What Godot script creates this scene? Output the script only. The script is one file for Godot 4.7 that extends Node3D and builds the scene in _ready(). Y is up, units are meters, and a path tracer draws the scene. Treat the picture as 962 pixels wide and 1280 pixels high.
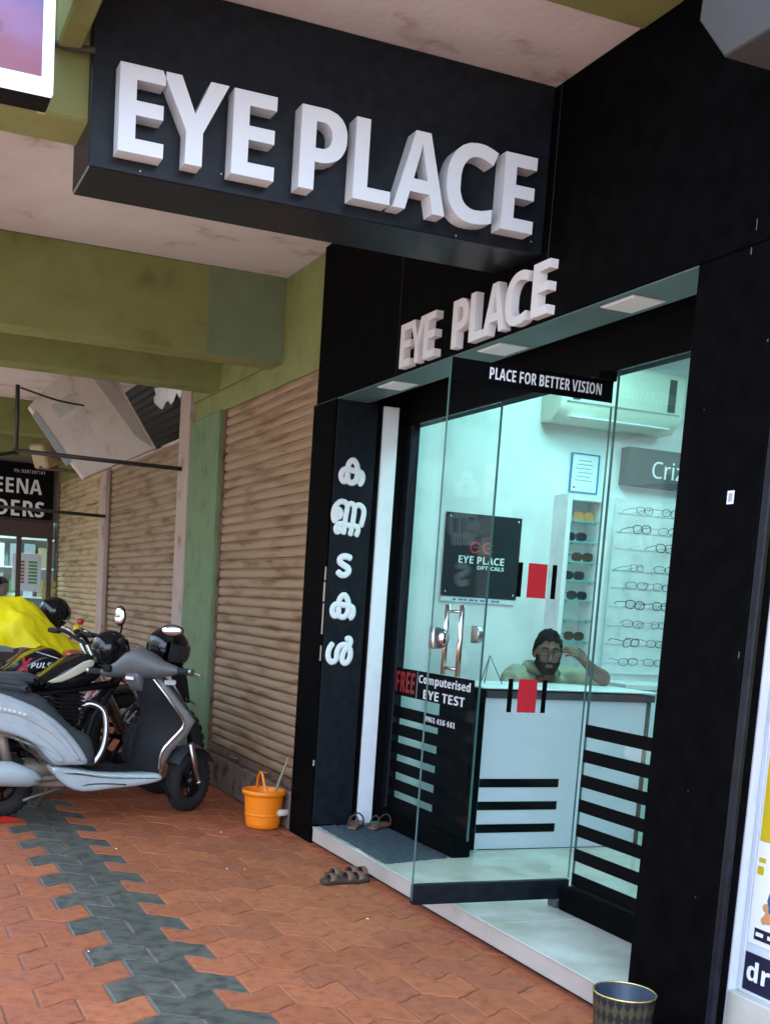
extends Node3D

var rng := RandomNumberGenerator.new()
var M := {}
var W := {}                                  # node -> its world transform
var used := {}
var cur := Transform3D.IDENTITY              # applied to every vertex
var frame := Transform3D.IDENTITY            # the space that part meshes are written in
var bold: SystemFont
var plain_font: SystemFont
var serif: SystemFont
var mono: SystemFont

# ------------------------------------------------------------------ nodes
func numbered(n: String) -> String:
	if not used.has(n):
		used[n] = 0
		return n
	used[n] += 1
	return "%s_%03d" % [n, used[n]]

func tag(o: Node, label: String, category := "", group := "") -> void:
	o.set_meta("label", label)
	if category != "":
		o.set_meta("category", category)
	if group != "":
		o.set_meta("group", group)

func thing(n: String, label: String, category: String, at := Vector3.ZERO, yaw := 0.0, group := "") -> Node3D:
	var o := Node3D.new()
	o.name = numbered(n)
	add_child(o, true)
	o.transform = Transform3D(Basis(Vector3.UP, yaw), at)
	W[o] = o.transform
	tag(o, label, category, group)
	return o

func struct(n: String, label := "") -> Node3D:
	var o := Node3D.new()
	o.name = numbered(n)
	add_child(o, true)
	W[o] = Transform3D.IDENTITY
	o.set_meta("kind", "structure")
	if label != "":
		o.set_meta("label", label)
	return o

func put(n: String, mesh: Mesh, m: Material, parent: Node, xf: Transform3D) -> MeshInstance3D:
	var o := MeshInstance3D.new()
	o.mesh = mesh
	o.material_override = null
	for i in mesh.get_surface_count():
		o.set_surface_override_material(i, m)
	o.name = n if parent != self else numbered(n)
	parent.add_child(o, true)
	o.transform = (W[parent] as Transform3D).affine_inverse() * xf if W.has(parent) else xf
	W[o] = xf
	return o

func ns(smooth := false) -> SurfaceTool:
	var st := SurfaceTool.new()
	st.begin(Mesh.PRIMITIVE_TRIANGLES)
	st.set_smooth_group(0 if smooth else -1)
	return st

func part(n: String, st: SurfaceTool, m: Material, parent: Node, label := "") -> MeshInstance3D:
	st.generate_normals()
	var o := put(n, st.commit(), m, parent, frame)
	if label != "":
		o.set_meta("label", label)
	return o

# ------------------------------------------------------------------ shapes
func tri(st: SurfaceTool, a: Vector3, b: Vector3, c: Vector3) -> void:
	st.add_vertex(cur * a)
	st.add_vertex(cur * c)
	st.add_vertex(cur * b)

func quad(st: SurfaceTool, a: Vector3, b: Vector3, c: Vector3, d: Vector3) -> void:
	tri(st, a, b, c)
	tri(st, a, c, d)

func face(st: SurfaceTool, p: Array, center: Vector3) -> void:
	var n: Vector3 = (p[1] - p[0]).cross(p[2] - p[0])
	var mid := Vector3.ZERO
	for v in p:
		mid += v / p.size()
	if n.dot(mid - center) < 0.0:
		p = p.duplicate()
		p.reverse()
	for i in range(1, p.size() - 1):
		tri(st, p[0], p[i], p[i + 1])

func bx(st: SurfaceTool, c: Vector3, s: Vector3, b := 0.003) -> void:
	var h := s * 0.5
	b = minf(b, minf(h.x, minf(h.y, h.z)) * 0.6)
	if b <= 0.0:
		for ax in 3:
			for sg in [-1.0, 1.0]:
				var q := []
				for k in [[-1, -1], [1, -1], [1, 1], [-1, 1]]:
					var v := Vector3.ZERO
					v[ax] = sg * h[ax]
					v[(ax + 1) % 3] = k[0] * h[(ax + 1) % 3]
					v[(ax + 2) % 3] = k[1] * h[(ax + 2) % 3]
					q.append(c + v)
				face(st, q, c)
		return
	var vert := func(sg: Array, ax: int) -> Vector3:
		var v := Vector3.ZERO
		for i in 3:
			v[i] = sg[i] * (h[i] if i == ax else h[i] - b)
		return c + v
	for ax in 3:
		var a1 := (ax + 1) % 3
		var a2 := (ax + 2) % 3
		for sg in [-1.0, 1.0]:
			var q := []
			for k in [[-1, -1], [1, -1], [1, 1], [-1, 1]]:
				var s3 := [0, 0, 0]
				s3[ax] = sg
				s3[a1] = k[0]
				s3[a2] = k[1]
				q.append(vert.call(s3, ax))
			face(st, q, c)
		for k in [[-1, -1], [1, -1], [1, 1], [-1, 1]]:
			var lo := [0, 0, 0]
			var hi := [0, 0, 0]
			lo[a1] = k[0]
			hi[a1] = k[0]
			lo[a2] = k[1]
			hi[a2] = k[1]
			lo[ax] = -1
			hi[ax] = 1
			face(st, [vert.call(lo, a1), vert.call(hi, a1), vert.call(hi, a2), vert.call(lo, a2)], c)
	for sx in [-1, 1]:
		for sy in [-1, 1]:
			for sz in [-1, 1]:
				face(st, [vert.call([sx, sy, sz], 0), vert.call([sx, sy, sz], 1), vert.call([sx, sy, sz], 2)], c)

func box(n: String, m: Material, parent: Node, lo: Vector3, hi: Vector3, b := 0.003, label := "") -> MeshInstance3D:
	var st := ns()
	bx(st, (lo + hi) * 0.5, (hi - lo).abs(), b)
	return part(n, st, m, parent, label)

func tube(st: SurfaceTool, p: Array, r, n := 8, caps := true) -> void:
	var count := p.size()
	var rings := []
	var up := Vector3.UP
	for i in count:
		var t: Vector3 = (p[mini(i + 1, count - 1)] - p[maxi(i - 1, 0)]).normalized()
		if absf(t.dot(up)) > 0.95 and i == 0:
			up = Vector3.RIGHT
		var side := t.cross(up).normalized()
		up = side.cross(t).normalized()
		var ring := []
		var rr: float = r[i] if r is Array else r
		for k in n:
			var a := TAU * k / n
			ring.append(p[i] + (side * cos(a) + up * sin(a)) * rr)
		rings.append(ring)
	for i in count - 1:
		for k in n:
			var k2 := (k + 1) % n
			quad(st, rings[i][k], rings[i][k2], rings[i + 1][k2], rings[i + 1][k])
	if caps:
		for k in range(1, n - 1):
			tri(st, rings[0][0], rings[0][k + 1], rings[0][k])
			tri(st, rings[-1][0], rings[-1][k], rings[-1][k + 1])

func lathe(st: SurfaceTool, prof: Array, n := 24, closed := false) -> void:
	var m := prof.size()
	for i in (m if closed else m - 1):
		var a: Vector2 = prof[i]
		var b: Vector2 = prof[(i + 1) % m]
		for k in n:
			var t0 := TAU * k / n
			var t1 := TAU * (k + 1) / n
			var p := [Vector3(a.x * cos(t0), a.y, a.x * sin(t0)), Vector3(a.x * cos(t1), a.y, a.x * sin(t1)), Vector3(b.x * cos(t1), b.y, b.x * sin(t1)), Vector3(b.x * cos(t0), b.y, b.x * sin(t0))]
			if a.x < 1e-6:
				tri(st, p[0], p[3], p[2])
			elif b.x < 1e-6:
				tri(st, p[0], p[3], p[1])
			else:
				quad(st, p[0], p[3], p[2], p[1])

func ball(st: SurfaceTool, c: Vector3, r: Vector3, n := 16, rows := 10) -> void:
	var keep := cur
	cur = cur * Transform3D(Basis.from_scale(r), c)
	var prof := []
	for i in rows + 1:
		var a := -PI / 2 + PI * i / rows
		prof.append(Vector2(maxf(cos(a), 0.0) if i > 0 and i < rows else 0.0, sin(a)))
	lathe(st, prof, n)
	cur = keep

func area(p: Array) -> float:
	var s := 0.0
	for i in p.size():
		var a: Vector2 = p[i]
		var b: Vector2 = p[(i + 1) % p.size()]
		s += a.x * b.y - b.x * a.y
	return s * 0.5

func inset(p: Array, d: float) -> Array:
	var out := []
	var n := p.size()
	for i in n:
		var a: Vector2 = p[(i + n - 1) % n]
		var b: Vector2 = p[i]
		var c: Vector2 = p[(i + 1) % n]
		var n1 := (b - a).normalized().orthogonal()
		var n2 := (c - b).normalized().orthogonal()
		var mm := n1 + n2
		var l := mm.length()
		if l < 0.3:
			out.append(b - n1 * -d)
		else:
			mm /= l
			out.append(b + mm * d / maxf(mm.dot(n1), 0.5) * -1.0)
	return out

func slab(st: SurfaceTool, poly: Array, z0: float, z1: float, b := 0.004, steps := 1) -> void:
	var p := poly.duplicate()
	if area(p) < 0.0:
		p.reverse()
	var rings := []
	for k in steps + 1:
		var a := PI / 2 * k / steps
		rings.append([inset(p, b * (1.0 - sin(a))) if k < steps else p, z0 + b * (1.0 - cos(a))])
	for k in range(steps, -1, -1):
		rings.append([rings[k][0], z1 - (rings[k][1] - z0)])
	var n := p.size()
	for r in rings.size() - 1:
		for i in n:
			var j := (i + 1) % n
			var a0: Vector2 = rings[r][0][i]
			var a1: Vector2 = rings[r][0][j]
			var b0: Vector2 = rings[r + 1][0][i]
			var b1: Vector2 = rings[r + 1][0][j]
			quad(st, Vector3(a0.x, a0.y, rings[r][1]), Vector3(a1.x, a1.y, rings[r][1]), Vector3(b1.x, b1.y, rings[r + 1][1]), Vector3(b0.x, b0.y, rings[r + 1][1]))
	var capp := PackedVector2Array(rings[0][0])
	var ix := Geometry2D.triangulate_polygon(capp)
	if ix.is_empty():
		ix = Geometry2D.triangulate_polygon(PackedVector2Array(p))
	for i in range(0, ix.size(), 3):
		var q := [capp[ix[i]], capp[ix[i + 1]], capp[ix[i + 2]]]
		if area(q) < 0.0:
			q.reverse()
		tri(st, Vector3(q[0].x, q[0].y, z1), Vector3(q[1].x, q[1].y, z1), Vector3(q[2].x, q[2].y, z1))
		tri(st, Vector3(q[0].x, q[0].y, z0), Vector3(q[2].x, q[2].y, z0), Vector3(q[1].x, q[1].y, z0))

func curve2(p: Array, sub := 4, closed := true) -> Array:
	var out := []
	var n := p.size()
	for i in (n if closed else n - 1):
		for k in sub:
			var t := float(k) / sub
			if closed:
				out.append((p[i] as Vector2).cubic_interpolate(p[(i + 1) % n], p[(i + n - 1) % n], p[(i + 2) % n], t))
			else:
				out.append((p[i] as Vector2).cubic_interpolate(p[i + 1], p[maxi(i - 1, 0)], p[mini(i + 2, n - 1)], t))
	if not closed:
		out.append(p[n - 1])
	return out

func curve3(p: Array, sub := 4) -> Array:
	var out := []
	var n := p.size()
	for i in n - 1:
		for k in sub:
			out.append((p[i] as Vector3).cubic_interpolate(p[i + 1], p[maxi(i - 1, 0)], p[mini(i + 2, n - 1)], float(k) / sub))
	out.append(p[n - 1])
	return out

func v2(a: Array) -> Array:
	var out := []
	for q in a:
		out.append(Vector2(q[0], q[1]))
	return out

func v3(a: Array) -> Array:
	var out := []
	for q in a:
		out.append(Vector3(q[0], q[1], q[2]))
	return out

# text: fills exactly the rectangle (0,0)-(w,h) of xf's xy plane, rising depth towards +z
func words(n: String, s: String, font: Font, m: Material, parent: Node, xf: Transform3D, w: float, h: float, depth := 0.001) -> MeshInstance3D:
	var t := TextMesh.new()
	t.text = s
	t.font = font
	t.font_size = 48
	t.pixel_size = 0.01
	t.depth = 0.1
	t.curve_step = 1.0 if h < 0.1 else 0.5
	var bb := t.get_aabb()
	var sc := Vector3(w / bb.size.x, h / bb.size.y, depth / bb.size.z)
	var o := put(n, t, m, parent, xf * Transform3D(Basis.from_scale(sc), -bb.position * sc))
	return o

const SIDE := Basis(Vector3(0, 0, 1), Vector3(0, 1, 0), Vector3(-1, 0, 0))   # reads from the corridor, looking along +x

# ------------------------------------------------------------------ materials
func lin(r: float, g: float, b: float) -> Color:
	return Color(r, g, b).linear_to_srgb()

func noise(sd: int, freq: float, stops: Array, size := 256, octaves := 4, warp := 0.0) -> NoiseTexture2D:
	var f := FastNoiseLite.new()
	f.seed = sd
	f.frequency = freq
	f.fractal_octaves = octaves
	if warp > 0.0:
		f.domain_warp_enabled = true
		f.domain_warp_amplitude = warp
	var t := NoiseTexture2D.new()
	t.width = size
	t.height = size
	t.seamless = true
	t.noise = f
	var g := Gradient.new()
	g.offsets = PackedFloat32Array(stops.map(func(q): return q[0]))
	g.colors = PackedColorArray(stops.map(func(q): return q[1] if q[1] is Color else Color(q[1], q[1], q[1])))
	t.color_ramp = g
	return t

func mk(c: Color, rough := 0.7, metal := 0.0, tex: Texture2D = null, scale := 1.0, relief: Texture2D = null, depth := 0.1) -> StandardMaterial3D:
	var m := StandardMaterial3D.new()
	m.albedo_color = c
	m.roughness = rough
	m.metallic = metal
	if tex or relief:
		m.uv1_triplanar = true
		m.uv1_world_triplanar = true
		m.uv1_scale = Vector3.ONE * scale
	if tex:
		m.albedo_texture = tex
	if relief:
		m.heightmap_enabled = true
		m.heightmap_texture = relief
		m.heightmap_scale = depth
	return m

func glass(alpha := 0.1, c := Color(0.12, 0.2, 0.2)) -> StandardMaterial3D:
	var m := StandardMaterial3D.new()
	m.albedo_color = Color(c.r, c.g, c.b, alpha)
	m.transparency = BaseMaterial3D.TRANSPARENCY_ALPHA
	m.roughness = 0.02
	m.metallic_specular = 0.38
	return m

func glow(c: Color, e: float) -> StandardMaterial3D:
	var m := mk(c, 0.5)
	m.emission_enabled = true
	m.emission = c
	m.emission_energy_multiplier = e
	return m

func materials() -> void:
	var soft := noise(3, 0.012, [[0.0, 0.90], [0.5, 0.98], [1.0, 1.0]])
	var fine := noise(8, 0.09, [[0.0, 0.7], [1.0, 1.0]])
	var grit := noise(21, 0.25, [[0.0, 0.0], [1.0, 1.0]], 256, 3)
	var stain := noise(5, 0.010, [[0.0, Color(0.62, 0.53, 0.47)], [0.14, Color(0.84, 0.80, 0.77)], [0.28, Color(0.96, 0.95, 0.94)], [1.0, Color(1, 1, 1)]], 512, 6, 20.0)
	var moss := noise(15, 0.012, [[0.0, Color(0.78, 0.76, 0.68)], [0.3, Color(0.93, 0.92, 0.88)], [1.0, Color(1, 1, 1)]], 512, 5)
	var rusty := noise(31, 0.014, [[0.0, Color(0.45, 0.33, 0.25)], [0.22, Color(0.70, 0.60, 0.51)], [0.4, Color(0.92, 0.89, 0.86)], [1.0, Color(1, 1, 1)]], 512, 5, 14.0)
	var grime := noise(33, 0.03, [[0.0, Color(0.55, 0.44, 0.36)], [0.25, Color(0.84, 0.78, 0.72)], [0.45, Color(0.96, 0.94, 0.92)], [1.0, Color(1, 1, 1)]], 512, 6, 8.0)
	var scuff := noise(44, 0.02, [[0.0, 0.75], [0.72, 1.0], [0.80, 1.0], [1.0, 1.7]], 512, 5, 10.0)
	var wipe := noise(51, 0.02, [[0.0, 0.35], [1.0, 0.75]], 256, 4)
	M.soft = soft
	M.fine = fine
	M.ceiling = mk(lin(0.66, 0.62, 0.61), 0.9, 0, stain, 0.42, grit, 0.12)
	M.green = mk(lin(0.225, 0.25, 0.085), 0.75, 0, moss, 0.5, grit, 0.06)
	M.teal_paint = mk(lin(0.17, 0.235, 0.14), 0.75, 0, moss, 0.5, grit, 0.06)
	M.pillar_green = mk(lin(0.155, 0.245, 0.125), 0.7, 0, moss, 0.7, grit, 0.05)
	M.pale_band = mk(lin(0.45, 0.37, 0.31), 0.85, 0, stain, 0.6, grit, 0.08)
	M.wall = mk(lin(0.32, 0.28, 0.24), 0.9, 0, stain, 0.5)
	M.plinth = mk(lin(0.17, 0.118, 0.088), 0.9, 0, rusty, 0.9, grit, 0.15)
	M.black = mk(lin(0.003, 0.003, 0.0033), 0.65, 0, scuff, 0.8)
	M.black.metallic_specular = 0.1
	M.black_side = mk(lin(0.011, 0.014, 0.019), 0.35, 0, scuff, 1.2)
	M.black_side.metallic_specular = 0.3
	M.black_matte = mk(lin(0.004, 0.004, 0.0045), 0.6)
	M.black_matte.metallic_specular = 0.2
	M.soffit = mk(lin(0.075, 0.125, 0.128), 0.5, 0, soft, 0.8)
	M.letter = mk(lin(0.66, 0.70, 0.74), 0.3)
	M.small_letter = mk(lin(0.70, 0.68, 0.68), 0.35)
	M.film = mk(lin(0.003, 0.003, 0.0035), 0.5)
	M.film.metallic_specular = 0.15
	M.film_white = mk(lin(0.78, 0.8, 0.82), 0.5)
	M.film_red = mk(lin(0.55, 0.02, 0.03), 0.45)
	M.dull_red = mk(lin(0.30, 0.012, 0.018), 0.5)
	M.white_strip = mk(lin(0.82, 0.84, 0.88), 0.5, 0, soft, 1.3)
	M.glass = glass(0.025)
	M.glass_edge = mk(lin(0.07, 0.15, 0.14), 0.15)
	M.glass_edge.metallic_specular = 0.5
	M.shelf_glass = glass(0.25, Color(0.6, 0.9, 0.85))
	M.chrome = mk(lin(0.62, 0.6, 0.58), 0.16, 1.0)
	M.steel = mk(lin(0.5, 0.49, 0.48), 0.3, 1.0)
	M.room = mk(lin(0.80, 0.82, 0.82), 0.6, 0, soft, 0.7)
	M.white = mk(lin(0.78, 0.79, 0.8), 0.4, 0, soft, 1.5)
	M.counter = mk(lin(0.70, 0.74, 0.82), 0.25)
	M.cream_tile = mk(lin(0.62, 0.60, 0.52), 0.16, 0, noise(61, 0.012, [[0.0, Color(0.84, 0.83, 0.8)], [1.0, Color(1, 1, 1)]], 256, 4, 25.0), 0.9)
	M.step_face = mk(lin(0.52, 0.45, 0.38), 0.4, 0, soft, 0.6)
	M.mat_blue = mk(lin(0.065, 0.095, 0.115), 0.95, 0, noise(71, 0.14, [[0.0, 0.3], [0.55, 0.8], [1.0, 1.5]]), 6.0, grit, 0.5)
	M.ac_white = mk(lin(0.70, 0.72, 0.62), 0.4)
	M.dark_grey = mk(lin(0.05, 0.055, 0.06), 0.5)
	M.sign_green = mk(lin(0.032, 0.058, 0.052), 0.4)
	M.poster_black = mk(lin(0.022, 0.024, 0.028), 0.25)
	M.paper = mk(lin(0.75, 0.77, 0.8), 0.8)
	M.blue_frame = mk(lin(0.08, 0.2, 0.45), 0.4)
	M.chip = mk(lin(0.10, 0.10, 0.10), 0.8)
	M.print_grey = mk(lin(0.3, 0.33, 0.38), 0.8)
	for k in 4:
		var tones := [lin(0.39, 0.115, 0.048), lin(0.365, 0.108, 0.046), lin(0.42, 0.126, 0.054), lin(0.345, 0.104, 0.049)]
		M["red_paver%d" % k] = mk(tones[k], 0.8, 0, noise(80 + k, 0.02, [[0.0, Color(0.80, 0.77, 0.75)], [0.4, Color(0.93, 0.92, 0.91)], [1.0, Color(1, 1, 1)]], 512, 5, 12.0), 1.3 + 0.1 * k, grit, 0.1)
		(M["red_paver%d" % k] as StandardMaterial3D).metallic_specular = 0.3
	for k in 2:
		M["black_paver%d" % k] = mk([lin(0.080, 0.073, 0.054), lin(0.096, 0.087, 0.064)][k], 0.6, 0, noise(90 + k, 0.03, [[0.0, 0.62], [0.6, 1.0], [1.0, 1.25]], 256, 5), 1.6, grit, 0.12)
	M.joint = mk(lin(0.30, 0.145, 0.09), 0.95, 0, fine, 3.0, grit, 0.3)
	M.earth = mk(lin(0.34, 0.31, 0.27), 0.95, 0, soft, 0.2)
	M.asphalt = mk(lin(0.40, 0.385, 0.36), 0.9, 0, fine, 2.0)
	var shut := [lin(0.335, 0.228, 0.135), lin(0.345, 0.255, 0.16), lin(0.58, 0.47, 0.27)]
	for k in 3:
		M["shutter%d" % k] = mk(shut[k], 0.55, 0.0, grime, 1.0)
		(M["shutter%d" % k] as StandardMaterial3D).uv1_scale = Vector3(0.12, 0.6, 0.10)
		(M["shutter%d" % k] as StandardMaterial3D).uv1_triplanar_sharpness = 8.0
	M.rust_brown = mk(lin(0.16, 0.10, 0.07), 0.7, 0, rusty, 1.2)
	M.hole = mk(lin(0.02, 0.02, 0.022), 0.9)
	M.rod = mk(lin(0.035, 0.033, 0.032), 0.6)
	M.beige = mk(lin(0.46, 0.37, 0.22), 0.6, 0, soft, 1.0)
	M.panel_white = mk(lin(0.60, 0.53, 0.48), 0.55, 0, stain, 0.7)
	M.orange = mk(lin(0.92, 0.23, 0.006), 0.45)
	M.brown_frame = mk(lin(0.05, 0.026, 0.02), 0.5)
	M.goods_teal = mk(lin(0.10, 0.42, 0.42), 0.5)
	M.goods_yellow = mk(lin(0.6, 0.52, 0.12), 0.6)
	M.goods_red = mk(lin(0.4, 0.1, 0.07), 0.6)
	M.goods_green = mk(lin(0.1, 0.3, 0.1), 0.6)
	M.goods_grey = mk(lin(0.3, 0.34, 0.36), 0.5)
	M.lilac = mk(lin(0.62, 0.52, 0.66), 0.5, 0, soft, 1.0)
	M.alu_white = mk(lin(0.62, 0.66, 0.70), 0.4, 0, soft, 1.0)
	M.yellow_print = mk(lin(0.55, 0.40, 0.008), 0.5)
	M.navy = mk(lin(0.012, 0.012, 0.035), 0.4)
	M.blue_print = mk(lin(0.02, 0.12, 0.30), 0.4)
	M.biscuit = mk(lin(0.6, 0.27, 0.1), 0.5)
	# vehicles
	M.silver = mk(lin(0.50, 0.55, 0.57), 0.35, 0.1, soft, 2.0)
	M.silver.clearcoat_enabled = true
	M.silver.clearcoat = 0.6
	M.silver.clearcoat_roughness = 0.15
	M.grey_paint = mk(lin(0.06, 0.068, 0.076), 0.35, 0.3)
	M.dull_grey = mk(lin(0.105, 0.105, 0.104), 0.5, 0.0, soft, 3.0)
	M.black_plastic = mk(lin(0.009, 0.0095, 0.011), 0.6)
	M.black_plastic.metallic_specular = 0.3
	M.gloss_black = mk(lin(0.008, 0.008, 0.009), 0.12)
	M.rubber = mk(lin(0.022, 0.021, 0.021), 0.85, 0, fine, 8.0)
	M.seat = mk(lin(0.05, 0.052, 0.056), 0.65)
	M.rim = mk(lin(0.015, 0.015, 0.016), 0.4, 0.6)
	M.dirty_metal = mk(lin(0.22, 0.17, 0.13), 0.55, 0.5)
	M.cream_paint = mk(lin(0.60, 0.55, 0.40), 0.2)
	M.red_paint = mk(lin(0.45, 0.02, 0.02), 0.3)
	M.amber = mk(lin(0.75, 0.45, 0.02), 0.3)
	M.tarp = mk(lin(0.90, 0.74, 0.008), 0.4)
	M.tarp.backlight_enabled = true
	M.tarp.backlight = Color(0.25, 0.2, 0.02)
	M.visor = mk(lin(0.02, 0.022, 0.025), 0.08)
	M.mirror = mk(lin(0.75, 0.78, 0.8), 0.04, 1.0)
	M.leather = mk(lin(0.17, 0.075, 0.052), 0.5, 0, soft, 6.0)
	M.sole = mk(lin(0.045, 0.028, 0.022), 0.8)
	# person
	M.skin = mk(lin(0.14, 0.07, 0.045), 0.55)
	M.skin.subsurf_scatter_enabled = true
	M.skin.subsurf_scatter_strength = 0.08
	M.hair = mk(lin(0.009, 0.008, 0.008), 0.9, 0, fine, 12.0)
	M.hair.metallic_specular = 0.15
	M.beard = mk(lin(0.018, 0.015, 0.013), 0.95, 0, fine, 14.0)
	M.beard.metallic_specular = 0.15
	M.shirt = mk(lin(0.34, 0.36, 0.25), 0.85, 0, soft, 5.0)
	M.shirt_edge = mk(lin(0.24, 0.26, 0.17), 0.9)
	M.shirt_pale = mk(lin(0.55, 0.52, 0.32), 0.85)
	M.trousers = mk(lin(0.04, 0.045, 0.06), 0.85)
	M.eye_white = mk(lin(0.6, 0.58, 0.55), 0.3)
	M.lips = mk(lin(0.20, 0.085, 0.07), 0.5)
	M.bin_check_dark = mk(lin(0.014, 0.016, 0.02), 0.35)
	M.bin_check_gold = mk(lin(0.075, 0.075, 0.04), 0.4, 0.3)
	M.gold = mk(lin(0.65, 0.5, 0.16), 0.25, 0.8)
	M.bin_in = mk(lin(0.03, 0.04, 0.06), 0.3)
	M.frame_black = mk(lin(0.02, 0.02, 0.022), 0.3)
	M.frame_grey = mk(lin(0.05, 0.055, 0.06), 0.3, 0.2)
	M.frame_brown = mk(lin(0.10, 0.05, 0.025), 0.3)
	M.lens_clear = glass(0.06)
	M.lens_dark = mk(lin(0.025, 0.025, 0.03), 0.08)
	M.lens_brown = mk(lin(0.09, 0.05, 0.035), 0.1)
	M.lens_orange = mk(lin(0.55, 0.25, 0.09), 0.15)
	M.red_scrap = mk(lin(0.7, 0.03, 0.02), 0.4)

# ------------------------------------------------------------------ ready
func _ready() -> void:
	rng.seed = 7
	# camera: a shifted lens, found from the vanishing points of the photograph
	var cam := Camera3D.new()
	cam.name = "camera"
	cam.projection = Camera3D.PROJECTION_FRUSTUM
	cam.near = 0.05
	cam.far = 900.0
	cam.size = 1280.0 / 1442.44 * 0.05
	cam.frustum_offset = Vector2((481.0 - 396.56) / 1442.44 * 0.05, (943.28 - 640.0) / 1442.44 * 0.05)
	cam.transform = Transform3D(Basis(CAMX, CAMY, CAMZ), Vector3(-2.2708, 1.28, 0.0))
	add_child(cam)
	var env := Environment.new()
	env.background_mode = Environment.BG_SKY
	var sky_mat := ProceduralSkyMaterial.new()
	sky_mat.sky_top_color = Color(0.70, 0.81, 0.97)
	sky_mat.sky_horizon_color = Color(0.88, 0.93, 0.99)
	sky_mat.sky_curve = 0.25
	sky_mat.ground_bottom_color = Color(0.36, 0.32, 0.28)
	sky_mat.ground_horizon_color = Color(0.60, 0.58, 0.55)
	var sky := Sky.new()
	sky.sky_material = sky_mat
	env.sky = sky
	env.tonemap_mode = Environment.TONE_MAPPER_LINEAR
	env.tonemap_exposure = EXPOSURE
	env.sdfgi_enabled = true
	env.ssao_enabled = true
	env.ssil_enabled = true
	var we := WorldEnvironment.new()
	we.name = "environment"
	we.environment = env
	add_child(we)
	var sun := DirectionalLight3D.new()
	sun.name = "sun"
	sun.light_energy = 0.85
	sun.light_angular_distance = 24.0
	sun.light_color = Color(1.0, 0.96, 0.9)
	sun.shadow_enabled = true
	sun.rotation_degrees = Vector3(-58, 165, 0)
	add_child(sun)
	for f in 4:
		var sf := SystemFont.new()
		sf.font_names = PackedStringArray([["Droid Sans"], ["Droid Sans"], ["Droid Serif"], ["Droid Sans Mono"]][f])
		sf.font_weight = [700, 400, 700, 400][f]
		if f == 0: bold = sf
		elif f == 1: plain_font = sf
		elif f == 2: serif = sf
		else: mono = sf
	materials()
	lamps()
	ground()
	building()
	shop_front()
	glass_front()
	interior()
	spectacles()
	man()
	neighbour()
	far_end()
	opposite()
	left_fittings()
	vehicles()
	small_things()

const EXPOSURE := 5.8
const ROOM_LIGHT := 0.37
const CAMX := Vector3(0.927992, 0.061310, 0.367521)
const CAMY := Vector3(-0.008529, 0.989606, -0.143549)
const CAMZ := Vector3(-0.372502, 0.130078, 0.918870)

# ------------------------------------------------------------------ lamps
func lamp_panel(label: String, at: Vector3, sx: float, sz: float, energy: float, c: Color) -> void:
	var t := thing("ceiling_light", label, "ceiling light", at, 0.0, "square ceiling lights inside the optical shop")
	box("frame", M.white, t, at + Vector3(-sx / 2 - 0.02, -0.012, -sz / 2 - 0.02), at + Vector3(sx / 2 + 0.02, 0.0, sz / 2 + 0.02), 0.003)
	box("diffuser", glow(c, 0.4), t, at + Vector3(-sx / 2, -0.017, -sz / 2), at + Vector3(sx / 2, -0.0125, sz / 2), 0.0)
	var l := AreaLight3D.new()
	l.name = numbered("ceiling_lamp")
	l.area_size = Vector2(sx, sz)
	l.light_energy = energy
	l.light_color = c
	l.area_range = 12.0
	l.shadow_enabled = true
	add_child(l, true)
	l.transform = Transform3D(Basis(Vector3.RIGHT, -PI / 2), at + Vector3(0, -0.024, 0))

func lamps() -> void:
	var c := Color(0.63, 0.97, 0.96)
	lamp_panel("square white ceiling light nearest the glass door", Vector3(1.15, 2.9, -4.0), 0.55, 0.55, ROOM_LIGHT, c)
	lamp_panel("square white ceiling light above the counter", Vector3(1.3, 2.9, -5.2), 0.55, 0.55, ROOM_LIGHT, c)
	lamp_panel("square white ceiling light deepest inside the shop", Vector3(2.5, 2.9, -4.6), 0.55, 0.55, ROOM_LIGHT, c)

# ------------------------------------------------------------------ ground and pavement
const PL := 0.225
const PW := 0.1835

func paver_outline(odd: bool, grow: float, L: float) -> Array:
	# x along the row, z towards the camera; both long edges follow the same wave
	var p := []
	var ph := PI if odd else 0.0
	for i in 7:
		var x := -L / 2 + L * i / 6.0
		p.append(Vector3(x * (1.0 - 2 * grow / L), 0, PW / 2 - grow - 0.03 * cos(TAU * x / PL + ph)))
	for i in range(6, -1, -1):
		var x := -L / 2 + L * i / 6.0
		p.append(Vector3(x * (1.0 - 2 * grow / L), 0, -PW / 2 + grow - 0.03 * cos(TAU * x / PL + ph)))
	return p

func paver_shape(st: SurfaceTool, odd: bool) -> void:
	var rim := paver_outline(odd, 0.0035, PL)
	var top := paver_outline(odd, 0.008, PL)
	for i in 6:
		quad(st, top[i], top[i + 1], top[12 - i], top[13 - i])
	for i in 14:
		var j := (i + 1) % 14
		var d := Vector3(0, -0.004, 0)
		var e := Vector3(0, -0.016, 0)
		quad(st, rim[i] + d, rim[j] + d, top[j], top[i])
		quad(st, rim[i] + e, rim[j] + e, rim[j] + d, rim[i] + d)

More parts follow.
